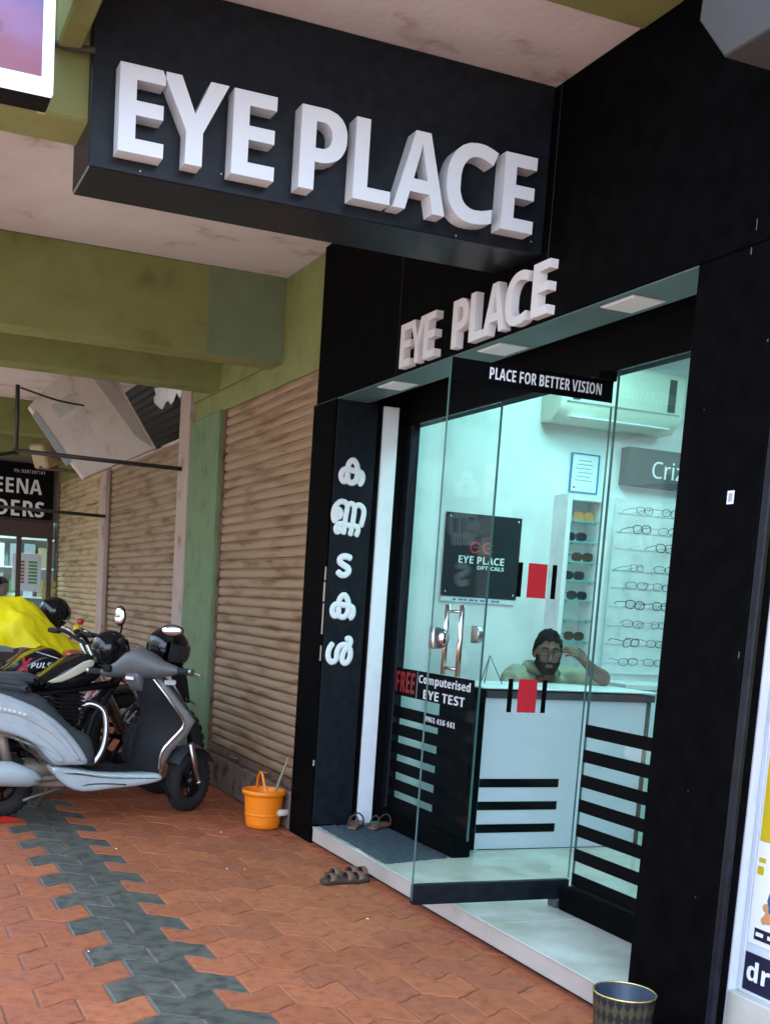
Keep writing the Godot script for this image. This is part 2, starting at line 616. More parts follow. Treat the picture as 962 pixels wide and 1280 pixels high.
func ground() -> void:
	var g := struct("ground", "bare earth around the arcade, out to the horizon")
	box("earth_sheet", M.earth, g, Vector3(-400, -0.4, -400), Vector3(400, -0.12, 400), 0.0)
	var r := struct("road", "pale concrete road alongside the arcade")
	box("road_surface", M.asphalt, r, Vector3(-12, -0.118, -60), Vector3(-3.6, -0.10, 60), 0.0)
	var pv := struct("pavement", "terracotta wavy interlocking pavers with a band of dark grey pavers")
	box("sand_bed", M.joint, pv, Vector3(-3.4, -0.1, -15), Vector3(0.3, -0.0055, 4), 0.0)
	box("kerb", M.plinth, pv, Vector3(-3.6, -0.117, -15), Vector3(-3.4, 0.005, 4), 0.015)
	var meshes := []
	for odd in 2:
		var st := ns()
		paver_shape(st, odd == 1)
		st.generate_normals()
		meshes.append(st.commit())
	var rest := {}
	for k in range(-28, 62):
		var z := -3.937 - PW * k
		var odd := posmod(k, 2) == 1
		for i in range(-9, 7):
			var x := -1.28 + PL * i + (0.0 if odd else PL / 2)
			if x > 0.02 + PL / 2 or x < -3.4 + PL / 2:
				continue
			var dark := (i == 0 if odd else (i == 0 or i == -1))
			var m: Material = M["black_paver%d" % (rng.randi() % 2)] if dark else M["red_paver%d" % (rng.randi() % 4)]
			var xf := Transform3D(Basis.from_euler(Vector3(rng.randf_range(-0.006, 0.006), rng.randf_range(-0.004, 0.004), rng.randf_range(-0.006, 0.006))), Vector3(x, rng.randf_range(-0.0015, 0.0015), z))
			if z < -2.75 and z > -8.2 and x > -1.95:
				put("paver", meshes[1 if odd else 0], m, pv, xf)
			else:
				if not rest.has(m):
					var s := SurfaceTool.new()
					s.begin(Mesh.PRIMITIVE_TRIANGLES)
					rest[m] = s
				(rest[m] as SurfaceTool).append_from(meshes[1 if odd else 0], 0, xf)
	for m in rest:
		var o := put("outer_pavers", (rest[m] as SurfaceTool).commit(), m, pv, Transform3D.IDENTITY)
		o.set_meta("kind", "stuff")

# ------------------------------------------------------------------ the arcade building
func building() -> void:
	var c := struct("arcade_ceiling", "stained plaster ceiling of the arcade with green beams")
	box("ceiling_slab", M.ceiling, c, Vector3(-2.45, 3.13, -19), Vector3(5, 3.45, -3.9), 0.0)
	box("ceiling_slab", M.ceiling, c, Vector3(-1.70, 3.13, -3.899), Vector3(5, 3.45, -2.74), 0.0)
	# beams across the corridor
	for b in [[-3.80, -4.02, 2.70], [-6.60, -6.80, 2.645], [-7.78, -8.0, 2.67], [-12.3, -12.55, 2.80], [-14.1, -14.35, 2.78]]:
		box("cross_beam", M.green, c, Vector3(-2.44 if b[0] > -4.0 else -2.299, b[2], b[1]), Vector3(0.06, 3.131, b[0]), 0.008)
	box("cross_beam", M.green, c, Vector3(-1.647, 3.118, -3.27), Vector3(0.0, 3.131, -2.74), 0.003)
	# beams along the corridor
	box("edge_beam", M.green, c, Vector3(-1.722, 2.89, -3.795), Vector3(-1.648, 3.131, -2.74), 0.008)
	box("painted_beam_end", M.teal_paint, c, Vector3(-0.43, 2.647, -6.599), Vector3(0.028, 3.129, -6.596), 0.0)
	box("edge_beam", M.green, c, Vector3(-2.45, 2.70, -19), Vector3(-2.30, 3.131, -4.025), 0.008)
	for q in [[-8.745, -5.93], [-14.6, -11.5]]:
		box("lintel_beam", M.green, c, Vector3(0.03, 2.53, q[0]), Vector3(0.35, 3.131, q[1]), 0.006)
		box("lintel_ledge", M.green, c, Vector3(0.006, 2.668, q[0]), Vector3(0.03, 2.83, q[1] - (0.89 if q[1] > -7.0 else 0.0)), 0.004)
	for z in [-8.9, -14.2]:
		var t := thing("arcade_column", ["square green arcade column at the road side, beyond the motorbikes", "square green arcade column at the far road side"][[-8.9, -14.2].find(z)], "column", Vector3(-2.4, 0, z), 0.0, "arcade columns beside the road")
		box("shaft", M.pillar_green, t, Vector3(-2.49, 0.0, z - 0.14), Vector3(-2.27, 2.701, z + 0.14), 0.01)
	# wall plane between the shutters
	var p := thing("green_pillar", "green painted wall pillar between the brown roller shutters, pale band on its far side", "pillar", Vector3(0, 0, -8.2))
	box("green_face", M.pillar_green, p, Vector3(0.004, 0.0, -8.46), Vector3(0.35, 2.532, -7.75), 0.006)
	box("pale_band", M.pale_band, p, Vector3(-0.012, 0.0, -8.74), Vector3(0.35, 2.8, -8.462), 0.006)
	var q := thing("white_post", "narrow white post between the brown shutter and the cream shutter", "post", Vector3(0, 0, -11.6))
	box("shaft", M.pale_band, q, Vector3(-0.01, 0, -11.78), Vector3(0.3, 2.532, -11.50), 0.006)
	var bw := struct("building_wall", "plain wall behind the shutters")
	box("wall", M.wall, bw, Vector3(0.36, 0, -19), Vector3(0.6, 3.13, -6.12), 0.0)
	box("plinth", M.plinth, bw, Vector3(0.0, 0, -7.748), Vector3(0.36, 0.218, -5.965), 0.012)
	box("plinth", M.plinth, bw, Vector3(0.0, 0, -11.498), Vector3(0.36, 0.218, -8.742), 0.012)
	box("plinth", M.plinth, bw, Vector3(0.0, 0, -14.6), Vector3(0.36, 0.218, -11.782), 0.012)
	shutter("brown dirty roller shutter beside the black shop pillar", M.shutter0, -7.748, -5.965, 2.53, 0.055)
	shutter("brown roller shutter between the green pillar and the white post", M.shutter1, -11.498, -8.742, 2.44, 0.05)
	shutter("cream roller shutter farthest along the wall, next to the far shop", M.shutter2, -14.62, -11.782, 2.62, 0.05)
	# the open shutter box over the second shutter
	var ob := thing("shutter_box", "open black shutter housing with ribs above the middle brown shutter", "shutter housing", Vector3(0.05, 2.44, -10.1))
	box("housing", M.hole, ob, Vector3(0.07, 2.445, -11.49), Vector3(0.35, 3.129, -8.745), 0.0)
	for k in 9:
		box("rib", M.black_side, ob, Vector3(0.055, 2.47 + 0.07 * k, -11.48), Vector3(0.07, 2.515 + 0.07 * k, -8.75), 0.004)
	box("bottom_rail", M.panel_white, ob, Vector3(0.0, 2.43, -11.3), Vector3(0.07, 2.452, -8.75), 0.004)

func shutter(label: String, m: Material, z0: float, z1: float, top: float, x: float) -> void:
	var t := thing("roller_shutter", label, "roller shutter", Vector3(x, 0.22, (z0 + z1) / 2), 0.0, "roller shutters along the arcade wall")
	var L := z1 - z0 - 0.06
	var st := ns(true)
	var prof := []
	for q in [[0.010, -0.0298], [0.010, -0.0245], [-0.002, -0.0225], [-0.006, -0.012], [-0.0065, 0.004], [-0.004, 0.018], [0.0, 0.0265], [0.010, 0.0298]]:
		prof.append(Vector2(q[0], q[1]))
	for i in prof.size() - 1:
		quad(st, Vector3(prof[i].x, prof[i].y, -L / 2), Vector3(prof[i].x, prof[i].y, L / 2), Vector3(prof[i + 1].x, prof[i + 1].y, L / 2), Vector3(prof[i + 1].x, prof[i + 1].y, -L / 2))
	st.generate_normals()
	var mesh := st.commit()
	var count := int((top - 0.29) / 0.0597)
	for k in count + 1:
		put("slat", mesh, m, t, Transform3D(Basis.from_euler(Vector3(rng.randf_range(-0.0008, 0.0008), 0, 0)), Vector3(x + rng.randf_range(-0.0015, 0.0015), 0.30 + 0.0597 * k, (z0 + z1) / 2)))
	box("bottom_rail", M.rust_brown, t, Vector3(x - 0.02, 0.222, z0 + 0.03), Vector3(x + 0.012, 0.272, z1 - 0.03), 0.004)
	for z in [z0 + 0.004, z1 - 0.036]:
		box("guide_rail", M.rust_brown, t, Vector3(x - 0.022, 0.219, z), Vector3(x + 0.03, top - 0.002, z + 0.032), 0.003)
	for f in [0.36, 0.7]:
		var h := ns(true)
		var zz := lerpf(z0, z1, f)
		tube(h, curve3(v3([[x - 0.018, 0.25, zz - 0.05], [x - 0.045, 0.255, zz - 0.04], [x - 0.045, 0.255, zz + 0.04], [x - 0.018, 0.25, zz + 0.05]]), 3), 0.007, 6)
		part("pull_handle", h, M.dirty_metal, t)

# ------------------------------------------------------------------ black shop front
func letters(t: Node3D, xf: Transform3D, s: float) -> void:
	# EYE PLACE, each letter at the place that it has on the sign
	var box_of := [["E", -1.546, -1.406], ["Y", -1.415, -1.205], ["E", -1.188, -1.046], ["P", -0.962, -0.802], ["L", -0.772, -0.638], ["A", -0.626, -0.433], ["C", -0.432, -0.242], ["E", -0.214, -0.088]]
	if s != 1.0:
		box_of = [["E", 0.0, 0.104], ["Y", 0.098, 0.236], ["E", 0.232, 0.336], ["P", 0.487, 0.616], ["L", 0.632, 0.745], ["A", 0.742, 0.902], ["C", 0.902, 1.060], ["E", 1.088, 1.194]]
		for q in box_of:
			q[1] = q[1] / s - 1.552
			q[2] = q[2] / s - 1.552
	for b in box_of:
		var over := 0.004 if b[0] == "C" else 0.0
		words("letter", b[0], bold, M.letter if s == 1.0 else M.small_letter, t, xf * Transform3D(Basis(), Vector3((b[1] + 1.552) * s, -over * s, 0)), (b[2] - b[1]) * s, (0.252 + 2 * over) * (1.0 if s == 1.0 else 0.735), 0.066 if s == 1.0 else 0.034)

func shop_front() -> void:
	var f := thing("shop_front", "matte black shop front cladding with white raised letters over the glass entrance", "shop front", Vector3(0, 0, -4.2))
	box("fascia", M.black, f, Vector3(0.0, 2.324, -5.92), Vector3(0.17, 3.129, -2.53), 0.004)
	box("soffit", M.soffit, f, Vector3(0.004, 2.318, -5.64), Vector3(0.185, 2.3235, -2.892), 0.001)
	box("right_pillar", M.black, f, Vector3(0.002, 0.0, -2.89), Vector3(0.08, 2.3235, -2.535), 0.004)
	box("pillar_return", M.black, f, Vector3(0.081, 0.0, -2.888), Vector3(0.44, 2.3235, -2.70), 0.004)
	box("edge_trim", M.black_side, f, Vector3(0.004, 0.0, -2.534), Vector3(0.022, 3.0, -2.503), 0.004)
	box("left_pillar", M.black, f, Vector3(0.0, 0.0, -5.96), Vector3(0.262, 2.3235, -5.646), 0.006)
	box("text_board", M.black_side, f, Vector3(0.012, 0.102, -5.645), Vector3(0.236, 2.317, -5.640), 0.002)
	box("pillar_edge", M.black_matte, f, Vector3(0.263, 0.0, -5.955), Vector3(0.275, 2.3235, -5.66), 0.003)
	box("pillar_edge", M.black_matte, f, Vector3(0.366, 0.1, -5.955), Vector3(0.438, 2.55, -5.72), 0.003)
	box("white_strip", M.white_strip, f, Vector3(0.276, 0.101, -5.955), Vector3(0.365, 2.317, -5.652), 0.004)
	box("header", M.black_matte, f, Vector3(0.437, 2.238, -5.9), Vector3(0.52, 2.93, -2.7), 0.004)
	for z in [-3.32, -4.15, -5.11]:
		var l := box("light_panel", M.film_white, f, Vector3(0.032, 2.312, z - 0.085), Vector3(0.152, 2.3175, z + 0.085), 0.002)
		box("panel_rim", M.letter, l, Vector3(0.027, 2.3145, z - 0.09), Vector3(0.157, 2.3178, z + 0.09), 0.001)
	box("sticker", M.paper, f, Vector3(-0.001, 1.625, -2.662), Vector3(0.0, 1.662, -2.635), 0.0)
	box("sticker_print", M.print_grey, f, Vector3(-0.0018, 1.632, -2.656), Vector3(-0.0011, 1.655, -2.641), 0.0)
	letters(f, Transform3D(SIDE, Vector3(0.0, 2.335, -4.84)), 0.825)
	for q in [[2.36, -2.66, 0.004, 0.05], [2.30, -2.672, 0.003, 0.03], [2.41, -2.60, 0.003, 0.02], [1.2, -2.55, 0.002, 0.03], [0.8, -2.7, 0.003, 0.004], [2.05, -2.57, 0.002, 0.012], [0.5, -2.62, 0.003, 0.003], [1.9, -2.8, 0.002, 0.003]]:
		box("paint_chip", M.chip, f, Vector3(-0.0006, q[0], q[1]), Vector3(0.0022, q[0] + q[3] * 0.6, q[1] + q[2] * 0.6), 0.0)
	for q in [[1.12, 0.16, 0.006], [1.29, 0.10, 0.010], [1.40, 0.07, 0.005], [0.98, 0.08, 0.004], [0.42, 0.03, 0.008]]:
		box("chipped_edge", M.pale_band, f, Vector3(-0.0012, q[0], -5.6465 - q[2]), Vector3(0.004, q[0] + q[1], -5.6445), 0.0)
	for z in [-3.72, -4.94]:
		box("panel_seam", M.hole, f, Vector3(-0.0008, 2.33, z), Vector3(0.001, 3.12, z + 0.0035), 0.0)
	box("panel_seam", M.dark_grey, f, Vector3(-0.0008, 2.3205, -5.955), Vector3(0.003, 2.3235, -5.65), 0.0)
	# vertical Malayalam word
	var ka := [[[440, 305], [365, 297], [300, 300], [268, 360], [285, 425], [320, 435], [345, 400], [345, 345]], [[345, 400], [370, 438], [410, 445], [450, 410], [465, 340], [455, 250], [410, 182], [360, 215], [335, 300]], [[470, 310], [515, 325], [528, 380], [515, 430], [495, 452]]]
	var nna := [[[222, 845], [262, 850], [275, 790], [245, 748], [212, 800], [222, 890], [205, 905], [188, 830], [200, 730], [250, 655], [310, 648], [346, 690], [338, 800], [328, 940]], [[346, 690], [390, 660], [430, 695], [430, 800], [418, 945]], [[430, 700], [485, 668], [540, 715], [545, 810], [522, 940]], [[330, 945], [270, 935], [228, 990], [238, 1045], [272, 1035], [270, 985]], [[328, 940], [322, 1058]], [[330, 948], [385, 950], [410, 985], [402, 1068]], [[418, 950], [470, 955], [492, 1000], [474, 1072]]]
	var tta := [[[365, 40], [315, 22], [262, 40], [250, 90], [290, 130], [345, 165], [352, 215], [318, 252], [272, 252], [238, 222]]]
	var ll := [[[165, 925], [135, 1000], [132, 1100], [170, 1160], [215, 1120], [220, 1020], [250, 945], [310, 930], [350, 985], [357, 1080], [330, 1155], [292, 1160], [275, 1100], [292, 1010], [335, 945], [352, 885], [332, 845], [308, 858]]]
	glyph(f, ka, [260, 185, 530, 450], [0.048, 1.906, 0.174, 2.021], 0.0125)
	glyph(f, nna, [188, 645, 545, 1072], [0.022, 1.642, 0.192, 1.808], 0.0115)
	glyph(f, tta, [238, 22, 365, 252], [0.068, 1.434, 0.133, 1.530], 0.0135)
	glyph(f, ka, [260, 185, 530, 450], [0.045, 1.212, 0.170, 1.328], 0.0125)
	glyph(f, ll, [132, 845, 357, 1160], [0.043, 0.975, 0.168, 1.104], 0.0125)
	# blade sign
	var b := thing("hanging_sign", "black box sign across the arcade with large white letters EYE PLACE", "shop sign", Vector3(-0.8, 2.56, -3.9))
	box("sign_box", M.black_side, b, Vector3(-1.62, 2.56, -4.05), Vector3(-0.001, 3.129, -3.76), 0.004)
	letters(b, Transform3D(Basis(), Vector3(-1.552, 2.6005, -3.7595)), 1.0)
	for q in [[-1.46, 2.575], [-1.2, 2.615], [-0.35, 2.57], [-0.05, 2.6]]:
		var st := ns(true)
		ball(st, Vector3(q[0], q[1], -3.759), Vector3(0.0035, 0.0035, 0.002), 8, 5)
		part("screw_head", st, M.steel, b)

func glyph(t: Node3D, strokes: Array, from: Array, to: Array, r: float) -> void:
	var st := ns(true)
	for s in strokes:
		var p := []
		for q in s:
			var x := remap(q[0], from[0], from[2], to[0], to[2])
			var y := remap(q[1], from[1], from[3], to[3], to[1])
			p.append(Vector3(x, y, 0))
		p = curve3(p, 3)
		# round the ends
		var a: Vector3 = (p[0] - p[1]).normalized()
		var b: Vector3 = (p[-1] - p[-2]).normalized()
		p.push_front(p[0] + a * r * 0.7)
		p.push_back(p[-1] + b * r * 0.7)
		var rr := []
		for i in p.size():
			rr.append(r * 1.28 * (0.6 if i == 0 or i == p.size() - 1 else 1.0))
		cur = Transform3D(Basis.from_scale(Vector3(1, 1, 0.22)), Vector3(0, 0, -5.640))
		tube(st, p, rr, 8)
		cur = Transform3D.IDENTITY
	part("letter", st, M.film_white, t)

# ------------------------------------------------------------------ platform and glass
func glass_front() -> void:
	var s := struct("entrance_step", "cream tiled step in front of the glass entrance")
	box("step_base", M.hole, s, Vector3(0.03, 0.0, -5.62), Vector3(0.6, 0.022, -2.54), 0.0)
	for i in 3:
		var z0: float = -5.6 + [0.0, 0.62, 1.86][i]
		var z1: float = -5.6 + [0.619, 1.859, 2.708][i]
		box("riser_tile", M.step_face, s, Vector3(0.0, 0.022, z0), Vector3(0.02, 0.0925, z1), 0.002)
		box("tread_tile", M.cream_tile, s, Vector3(-0.004, 0.093, z0), Vector3(0.6, 0.1, z1), 0.002)
	box("step_core", M.step_face, s, Vector3(0.021, 0.0225, -5.599), Vector3(0.6, 0.0925, -2.893), 0.0)
	# left fixed pane
	var l := thing("glass_panel", "fixed glass panel left of the door with FREE Computerised EYE TEST and black stripes", "glass panel", Vector3(0.45, 0.1, -5.2))
	box("pane", M.glass, l, Vector3(0.446, 0.195, -5.64), Vector3(0.456, 2.237, -4.745), 0.0)
	box("pane_edge", M.glass_edge, l, Vector3(0.4455, 0.196, -4.7448), Vector3(0.4565, 2.236, -4.743), 0.0)
	box("frame_post", M.black_side, l, Vector3(0.44, 0.1, -5.90), Vector3(0.49, 2.237, -5.645), 0.004)
	box("skirting", M.black, l, Vector3(0.405, 0.1, -5.644), Vector3(0.51, 0.196, -4.81), 0.006)
	for k in 6:
		var y: float = [0.727, 0.633, 0.533, 0.435, 0.334, 0.236][k]
		box("stripe", M.film, l, Vector3(0.4445, y - 0.031, -5.638), Vector3(0.4458, y + 0.031, -4.782), 0.0)
	box("notice_left", M.film, l, Vector3(0.4445, 0.817, -5.638), Vector3(0.4458, 0.963, -5.385), 0.0)
	box("notice_right", M.film, l, Vector3(0.4445, 0.817, -5.378), Vector3(0.4458, 0.963, -4.782), 0.0)
	box("divider_line", M.print_grey, l, Vector3(0.4443, 0.817, -5.385), Vector3(0.4457, 0.963, -5.378), 0.0)
	var ox := 0.444
	words("lettering", "FREE", bold, M.dull_red, l, Transform3D(SIDE, Vector3(ox, 0.838, -5.63)), 0.222, 0.108)
	words("lettering", "Computerised", bold, M.film_white, l, Transform3D(SIDE, Vector3(ox, 0.889, -5.362)), 0.545, 0.058)
	words("lettering", "EYE TEST", bold, M.film_white, l, Transform3D(SIDE, Vector3(ox, 0.826, -5.30)), 0.435, 0.046)
	words("lettering", "9961 416 441", serif, M.film_white, l, Transform3D(SIDE, Vector3(ox, 0.714, -5.27)), 0.33, 0.028)
	patch_lock(l, Vector3(0.451, 1.178, -4.80), true)
	# right fixed pane
	var r := thing("glass_panel", "fixed glass panel right of the door with seven black stripes", "glass panel", Vector3(0.45, 0.1, -3.4))
	box("pane", M.glass, r, Vector3(0.446, 0.195, -3.868), Vector3(0.456, 2.237, -2.895), 0.0)
	box("pane_edge", M.glass_edge, r, Vector3(0.4455, 0.196, -3.870), Vector3(0.4565, 2.236, -3.8682), 0.0)
	box("skirting", M.black, r, Vector3(0.405, 0.1, -3.89), Vector3(0.51, 0.197, -2.892), 0.006)
	for k in 7:
		var y: float = 0.840 - 0.1012 * k
		box("stripe", M.film, r, Vector3(0.4445, y - 0.0255, -3.866), Vector3(0.4458, y + 0.0255, -2.897), 0.0)
	# the door, standing open across the step
	var z := -3.93
	var d := thing("glass_door", "frameless glass door standing open with a steel handle and PLACE FOR BETTER VISION strip", "door", Vector3(0.46, 0.1, z))
	box("pane", M.glass, d, Vector3(-0.243, 0.15, z - 0.005), Vector3(0.470, 2.205, z + 0.005), 0.0)
	box("pane_edge", M.glass_edge, d, Vector3(-0.2455, 0.152, z - 0.0052), Vector3(-0.2432, 2.204, z + 0.0052), 0.0)
	box("pane_edge", M.glass_edge, d, Vector3(0.4702, 0.22, z - 0.0052), Vector3(0.4722, 2.11, z + 0.0052), 0.0)
	box("top_strip", M.film, d, Vector3(-0.2425, 2.124, z + 0.0052), Vector3(0.468, 2.2065, z + 0.0062), 0.0)
	box("bottom_rail", M.black_side, d, Vector3(-0.245, 0.135, z - 0.014), Vector3(0.47, 0.216, z + 0.014), 0.003)
	box("top_pivot", M.black_matte, d, Vector3(0.39, 2.206, z - 0.015), Vector3(0.478, 2.237, z + 0.015), 0.003)
	box("floor_pivot", M.dark_grey, d, Vector3(0.40, 0.1005, z - 0.03), Vector3(0.50, 0.136, z + 0.03), 0.004)
	words("lettering", "PLACE FOR BETTER VISION", bold, M.film_white, d, Transform3D(Basis(), Vector3(-0.083, 2.148, z + 0.0063)), 0.497, 0.042)
	for y in [[1.351, 1.484], [0.9, 1.032]]:
		box("red_square", M.film_red, d, Vector3(0.155, y[0], z + 0.0052), Vector3(0.240, y[1], z + 0.0064), 0.0)
		for x in [0.108, 0.264]:
			box("black_bar", M.film, d, Vector3(x, y[0], z + 0.0052), Vector3(x + 0.021, y[1], z + 0.0064), 0.0)
	var h := ns(true)
	for s2 in [-1.0, 1.0]:
		tube(h, v3([[-0.150, 1.035, z + 0.058 * s2], [-0.150, 1.306, z + 0.058 * s2]]), 0.0105, 12)
	for y in [1.062, 1.28]:
		tube(h, v3([[-0.150, y, z - 0.058], [-0.150, y, z + 0.058]]), 0.007, 10)
	part("handle", h, M.chrome, d)
	patch_lock(d, Vector3(-0.205, 1.176, z), false)

func patch_lock(t: Node3D, c: Vector3, along_z: bool) -> void:
	var st := ns(true)
	var keep := cur
	cur = Transform3D(Basis(Vector3.UP, PI / 2) if along_z else Basis(), c)
	var prof := []
	for i in 13:
		var a := -PI / 2 + PI * i / 12
		prof.append(Vector2((0.042 * cos(a)), 0.041 * sin(a)))
	var flip := -1.0 if along_z else 1.0
	var pts := []
	for q in prof:
		pts.append(Vector2(q.x * 1.0 - 0.008, q.y))
	pts.append(Vector2(-0.04, 0.041))
	pts.append(Vector2(-0.04, -0.041))
	if along_z:
		for i in pts.size():
			pts[i] = Vector2(pts[i].x * -1.0 * flip * -1.0, pts[i].y)
	slab(st, pts, -0.018, 0.018, 0.006, 2)
	cur = keep
	part("lock", st, M.steel, t)
	var k := ns(true)
	cur = Transform3D(Basis(Vector3.UP, PI / 2) if along_z else Basis(), c)
	ball(k, Vector3(0.004, 0, 0.018), Vector3(0.02, 0.028, 0.014), 12, 8)
	cur = keep
	part("lock_knob", k, M.chrome, t)

# ------------------------------------------------------------------ inside the shop
func interior() -> void:
	var s := struct("shop_room", "white walls, ceiling and tiled floor of the optical shop")
	box("far_wall", M.room, s, Vector3(0.439, 0.0, -6.1), Vector3(3.5, 2.95, -5.98), 0.0)
	box("back_wall", M.room, s, Vector3(3.4, 0.0, -5.98), Vector3(3.5, 2.95, -2.7), 0.0)
	box("near_wall", M.dark_grey, s, Vector3(0.441, 0.0, -2.80), Vector3(3.5, 2.95, -2.70), 0.0)
	box("room_ceiling", M.room, s, Vector3(0.44, 2.9, -6.1), Vector3(3.5, 3.0, -2.70), 0.0)
	box("floor_bed", M.step_face, s, Vector3(0.601, -0.05, -5.98), Vector3(3.4, 0.094, -2.8), 0.0)
	for i in 5:
		for j in 6:
			var x0 := 0.602 + 0.6 * i
			var z0 := -5.979 + 0.6 * j
			box("floor_tile", M.cream_tile, s, Vector3(x0, 0.0945, z0), Vector3(minf(x0 + 0.598, 3.399), 0.1, minf(z0 + 0.598, -2.801)), 0.0008)
	# counter
	var c := thing("counter", "white shop counter with black edges and three short black stripes", "counter", Vector3(1.1, 0.1, -5.1))
	box("front_panel", M.counter, c, Vector3(0.618, 0.101, -4.985), Vector3(1.585, 0.868, -4.968), 0.002)
	box("plinth_line", M.dark_grey, c, Vector3(0.64, 0.1, -4.98), Vector3(1.57, 0.104, -4.966), 0.0)
	box("edge_trim", M.black, c, Vector3(0.594, 0.1, -5.40), Vector3(0.619, 0.913, -4.964), 0.003)
	box("edge_trim", M.dark_grey, c, Vector3(1.586, 0.1, -5.40), Vector3(1.612, 0.868, -4.964), 0.003)
	box("top_band", M.dark_grey, c, Vector3(0.62, 0.869, -5.40), Vector3(1.63, 0.905, -4.958), 0.003)
	box("counter_top", M.white, c, Vector3(0.592, 0.9135, -5.43), Vector3(1.64, 0.922, -4.952), 0.003)
	for y in [0.441, 0.325, 0.209]:
		box("stripe", M.film, c, Vector3(0.62, y - 0.022, -4.968), Vector3(1.083, y + 0.022, -4.9655), 0.001)
	var c2 := thing("wall_counter", "low white ledge under the spectacle wall, right of the man", "counter", Vector3(2.4, 0.1, -5.8))
	box("ledge_top", M.white, c2, Vector3(1.93, 0.885, -5.979), Vector3(3.3, 0.92, -5.62), 0.004)
	box("ledge_front", M.counter, c2, Vector3(1.95, 0.101, -5.66), Vector3(3.3, 0.884, -5.64), 0.003)
	# poster
	var p := thing("poster_board", "dark poster EYE PLACE OPTICALS with a red spectacle emblem on the wall", "poster", Vector3(1.1, 1.37, -5.97))
	box("board", M.poster_black, p, Vector3(0.852, 1.368, -5.979), Vector3(1.348, 1.842, -5.965), 0.002)
	words("lettering", "EYE PLACE", bold, M.film_white, p, Transform3D(Basis(), Vector3(0.946, 1.56, -5.965)), 0.30, 0.042, 0.002)
	words("lettering", "OPTICALS", bold, M.film_white, p, Transform3D(Basis(), Vector3(1.07, 1.528, -5.965)), 0.178, 0.022, 0.002)
	for x in [1.048, 1.132]:
		var st := ns(true)
		var ring := []
		for i in 21:
			var a := 0.5 + (TAU - 1.0) * i / 20.0 + (0.0 if x > 1.1 else 0.0)
			ring.append(Vector3(x + 0.03 * cos(a), 1.652 + 0.03 * sin(a), -5.964))
		tube(st, ring, 0.005, 6)
		tube(st, v3([[x - 0.012, 1.652, -5.964], [x + 0.022, 1.652, -5.964]]), 0.004, 6)
		part("emblem_ring", st, M.film_red, p)
	for q in [[0.875, 1.818], [1.325, 1.818], [0.875, 1.392], [1.325, 1.392]]:
		var st := ns(true)
		ball(st, Vector3(q[0], q[1], -5.965), Vector3(0.007, 0.007, 0.004), 8, 5)
		part("screw_cap", st, M.chrome, p)
	var pl := thing("wall_plate", "narrow pale plate with small dark print below the dark poster", "sign", Vector3(1.1, 1.335, -5.97))
	box("plate", M.white, pl, Vector3(0.848, 1.336, -5.979), Vector3(1.34, 1.366, -5.970), 0.002)
	for k in 9:
		box("print_mark", M.blue_frame, pl, Vector3(0.93 + 0.036 * k, 1.345, -5.970), Vector3(0.93 + 0.036 * k + 0.02 + 0.01 * (k % 2), 1.356, -5.9694), 0.0)
	# air conditioner
	var a := thing("air_conditioner", "cream wall mounted split air conditioner above the spectacles", "air conditioner", Vector3(1.84, 2.4, -5.9))
	var st2 := ns(true)
	var prof := curve2(v2([[0.0, 2.37], [0.10, 2.385], [0.19, 2.455], [0.215, 2.50], [0.215, 2.70], [0.20, 2.735], [0.0, 2.742]]), 2)
	cur = Transform3D(Basis(Vector3(0, 0, 1), Vector3(0, 1, 0), Vector3(1, 0, 0)), Vector3(0, 0, -5.979))
	cur = Transform3D(Basis(Vector3(0, 0, 1), Vector3(0, 1, 0), Vector3(-1, 0, 0)), Vector3(2.26, 0, -5.979))
	slab(st2, v2([[0.0, 2.40], [0.12, 2.40], [0.185, 2.455], [0.21, 2.50], [0.215, 2.70], [0.20, 2.735], [0.0, 2.742]]), 0.0, 0.84, 0.006, 2)
	cur = Transform3D.IDENTITY
	part("casing", st2, M.ac_white, a)
	box("outlet_flap", M.white, a, Vector3(1.50, 2.418, -5.85), Vector3(2.18, 2.428, -5.775), 0.002)
	box("seam", M.goods_grey, a, Vector3(1.45, 2.50, -5.7650), Vector3(2.23, 2.505, -5.7625), 0.0)
	for x in [1.49, 2.145]:
		box("dark_panel", M.dark_grey, a, Vector3(x, 2.515, -5.7665), Vector3(x + 0.05, 2.70, -5.7615), 0.001)
	# certificate
	var ce := thing("certificate", "framed certificate with thin blue border hanging above the display cabinet", "certificate", Vector3(1.74, 2.03, -5.97))
	box("sheet", M.paper, ce, Vector3(1.657, 2.032, -5.979), Vector3(1.838, 2.248, -5.968), 0.001)
	for e in [[1.65, 2.026, 1.657, 2.254], [1.838, 2.026, 1.845, 2.254]]:
		box("frame_bar", M.blue_frame, ce, Vector3(e[0], e[1], -5.979), Vector3(e[2], e[3], -5.962), 0.001)
	for e in [[1.657, 2.026, 1.838, 2.032], [1.657, 2.248, 1.838, 2.254]]:
		box("frame_bar", M.blue_frame, ce, Vector3(e[0], e[1], -5.979), Vector3(e[2], e[3], -5.962), 0.001)
	for k in 6:
		box("print_line", M.print_grey, ce, Vector3(1.70 - 0.01 * (k % 3), 2.21 - 0.023 * k, -5.968), Vector3(1.79 + 0.012 * (k % 2), 2.215 - 0.023 * k, -5.9675), 0.0)
	box("print_seal", M.film_red, ce, Vector3(1.675, 2.05, -5.968), Vector3(1.69, 2.06, -5.9675), 0.0)
	# green sign
	var g := thing("lens_sign", "dark green box sign with white lettering on the far wall", "sign", Vector3(2.4, 2.1, -5.93))
	box("sign_box", M.sign_green, g, Vector3(2.0, 2.098, -5.979), Vector3(2.85, 2.318, -5.90), 0.003)
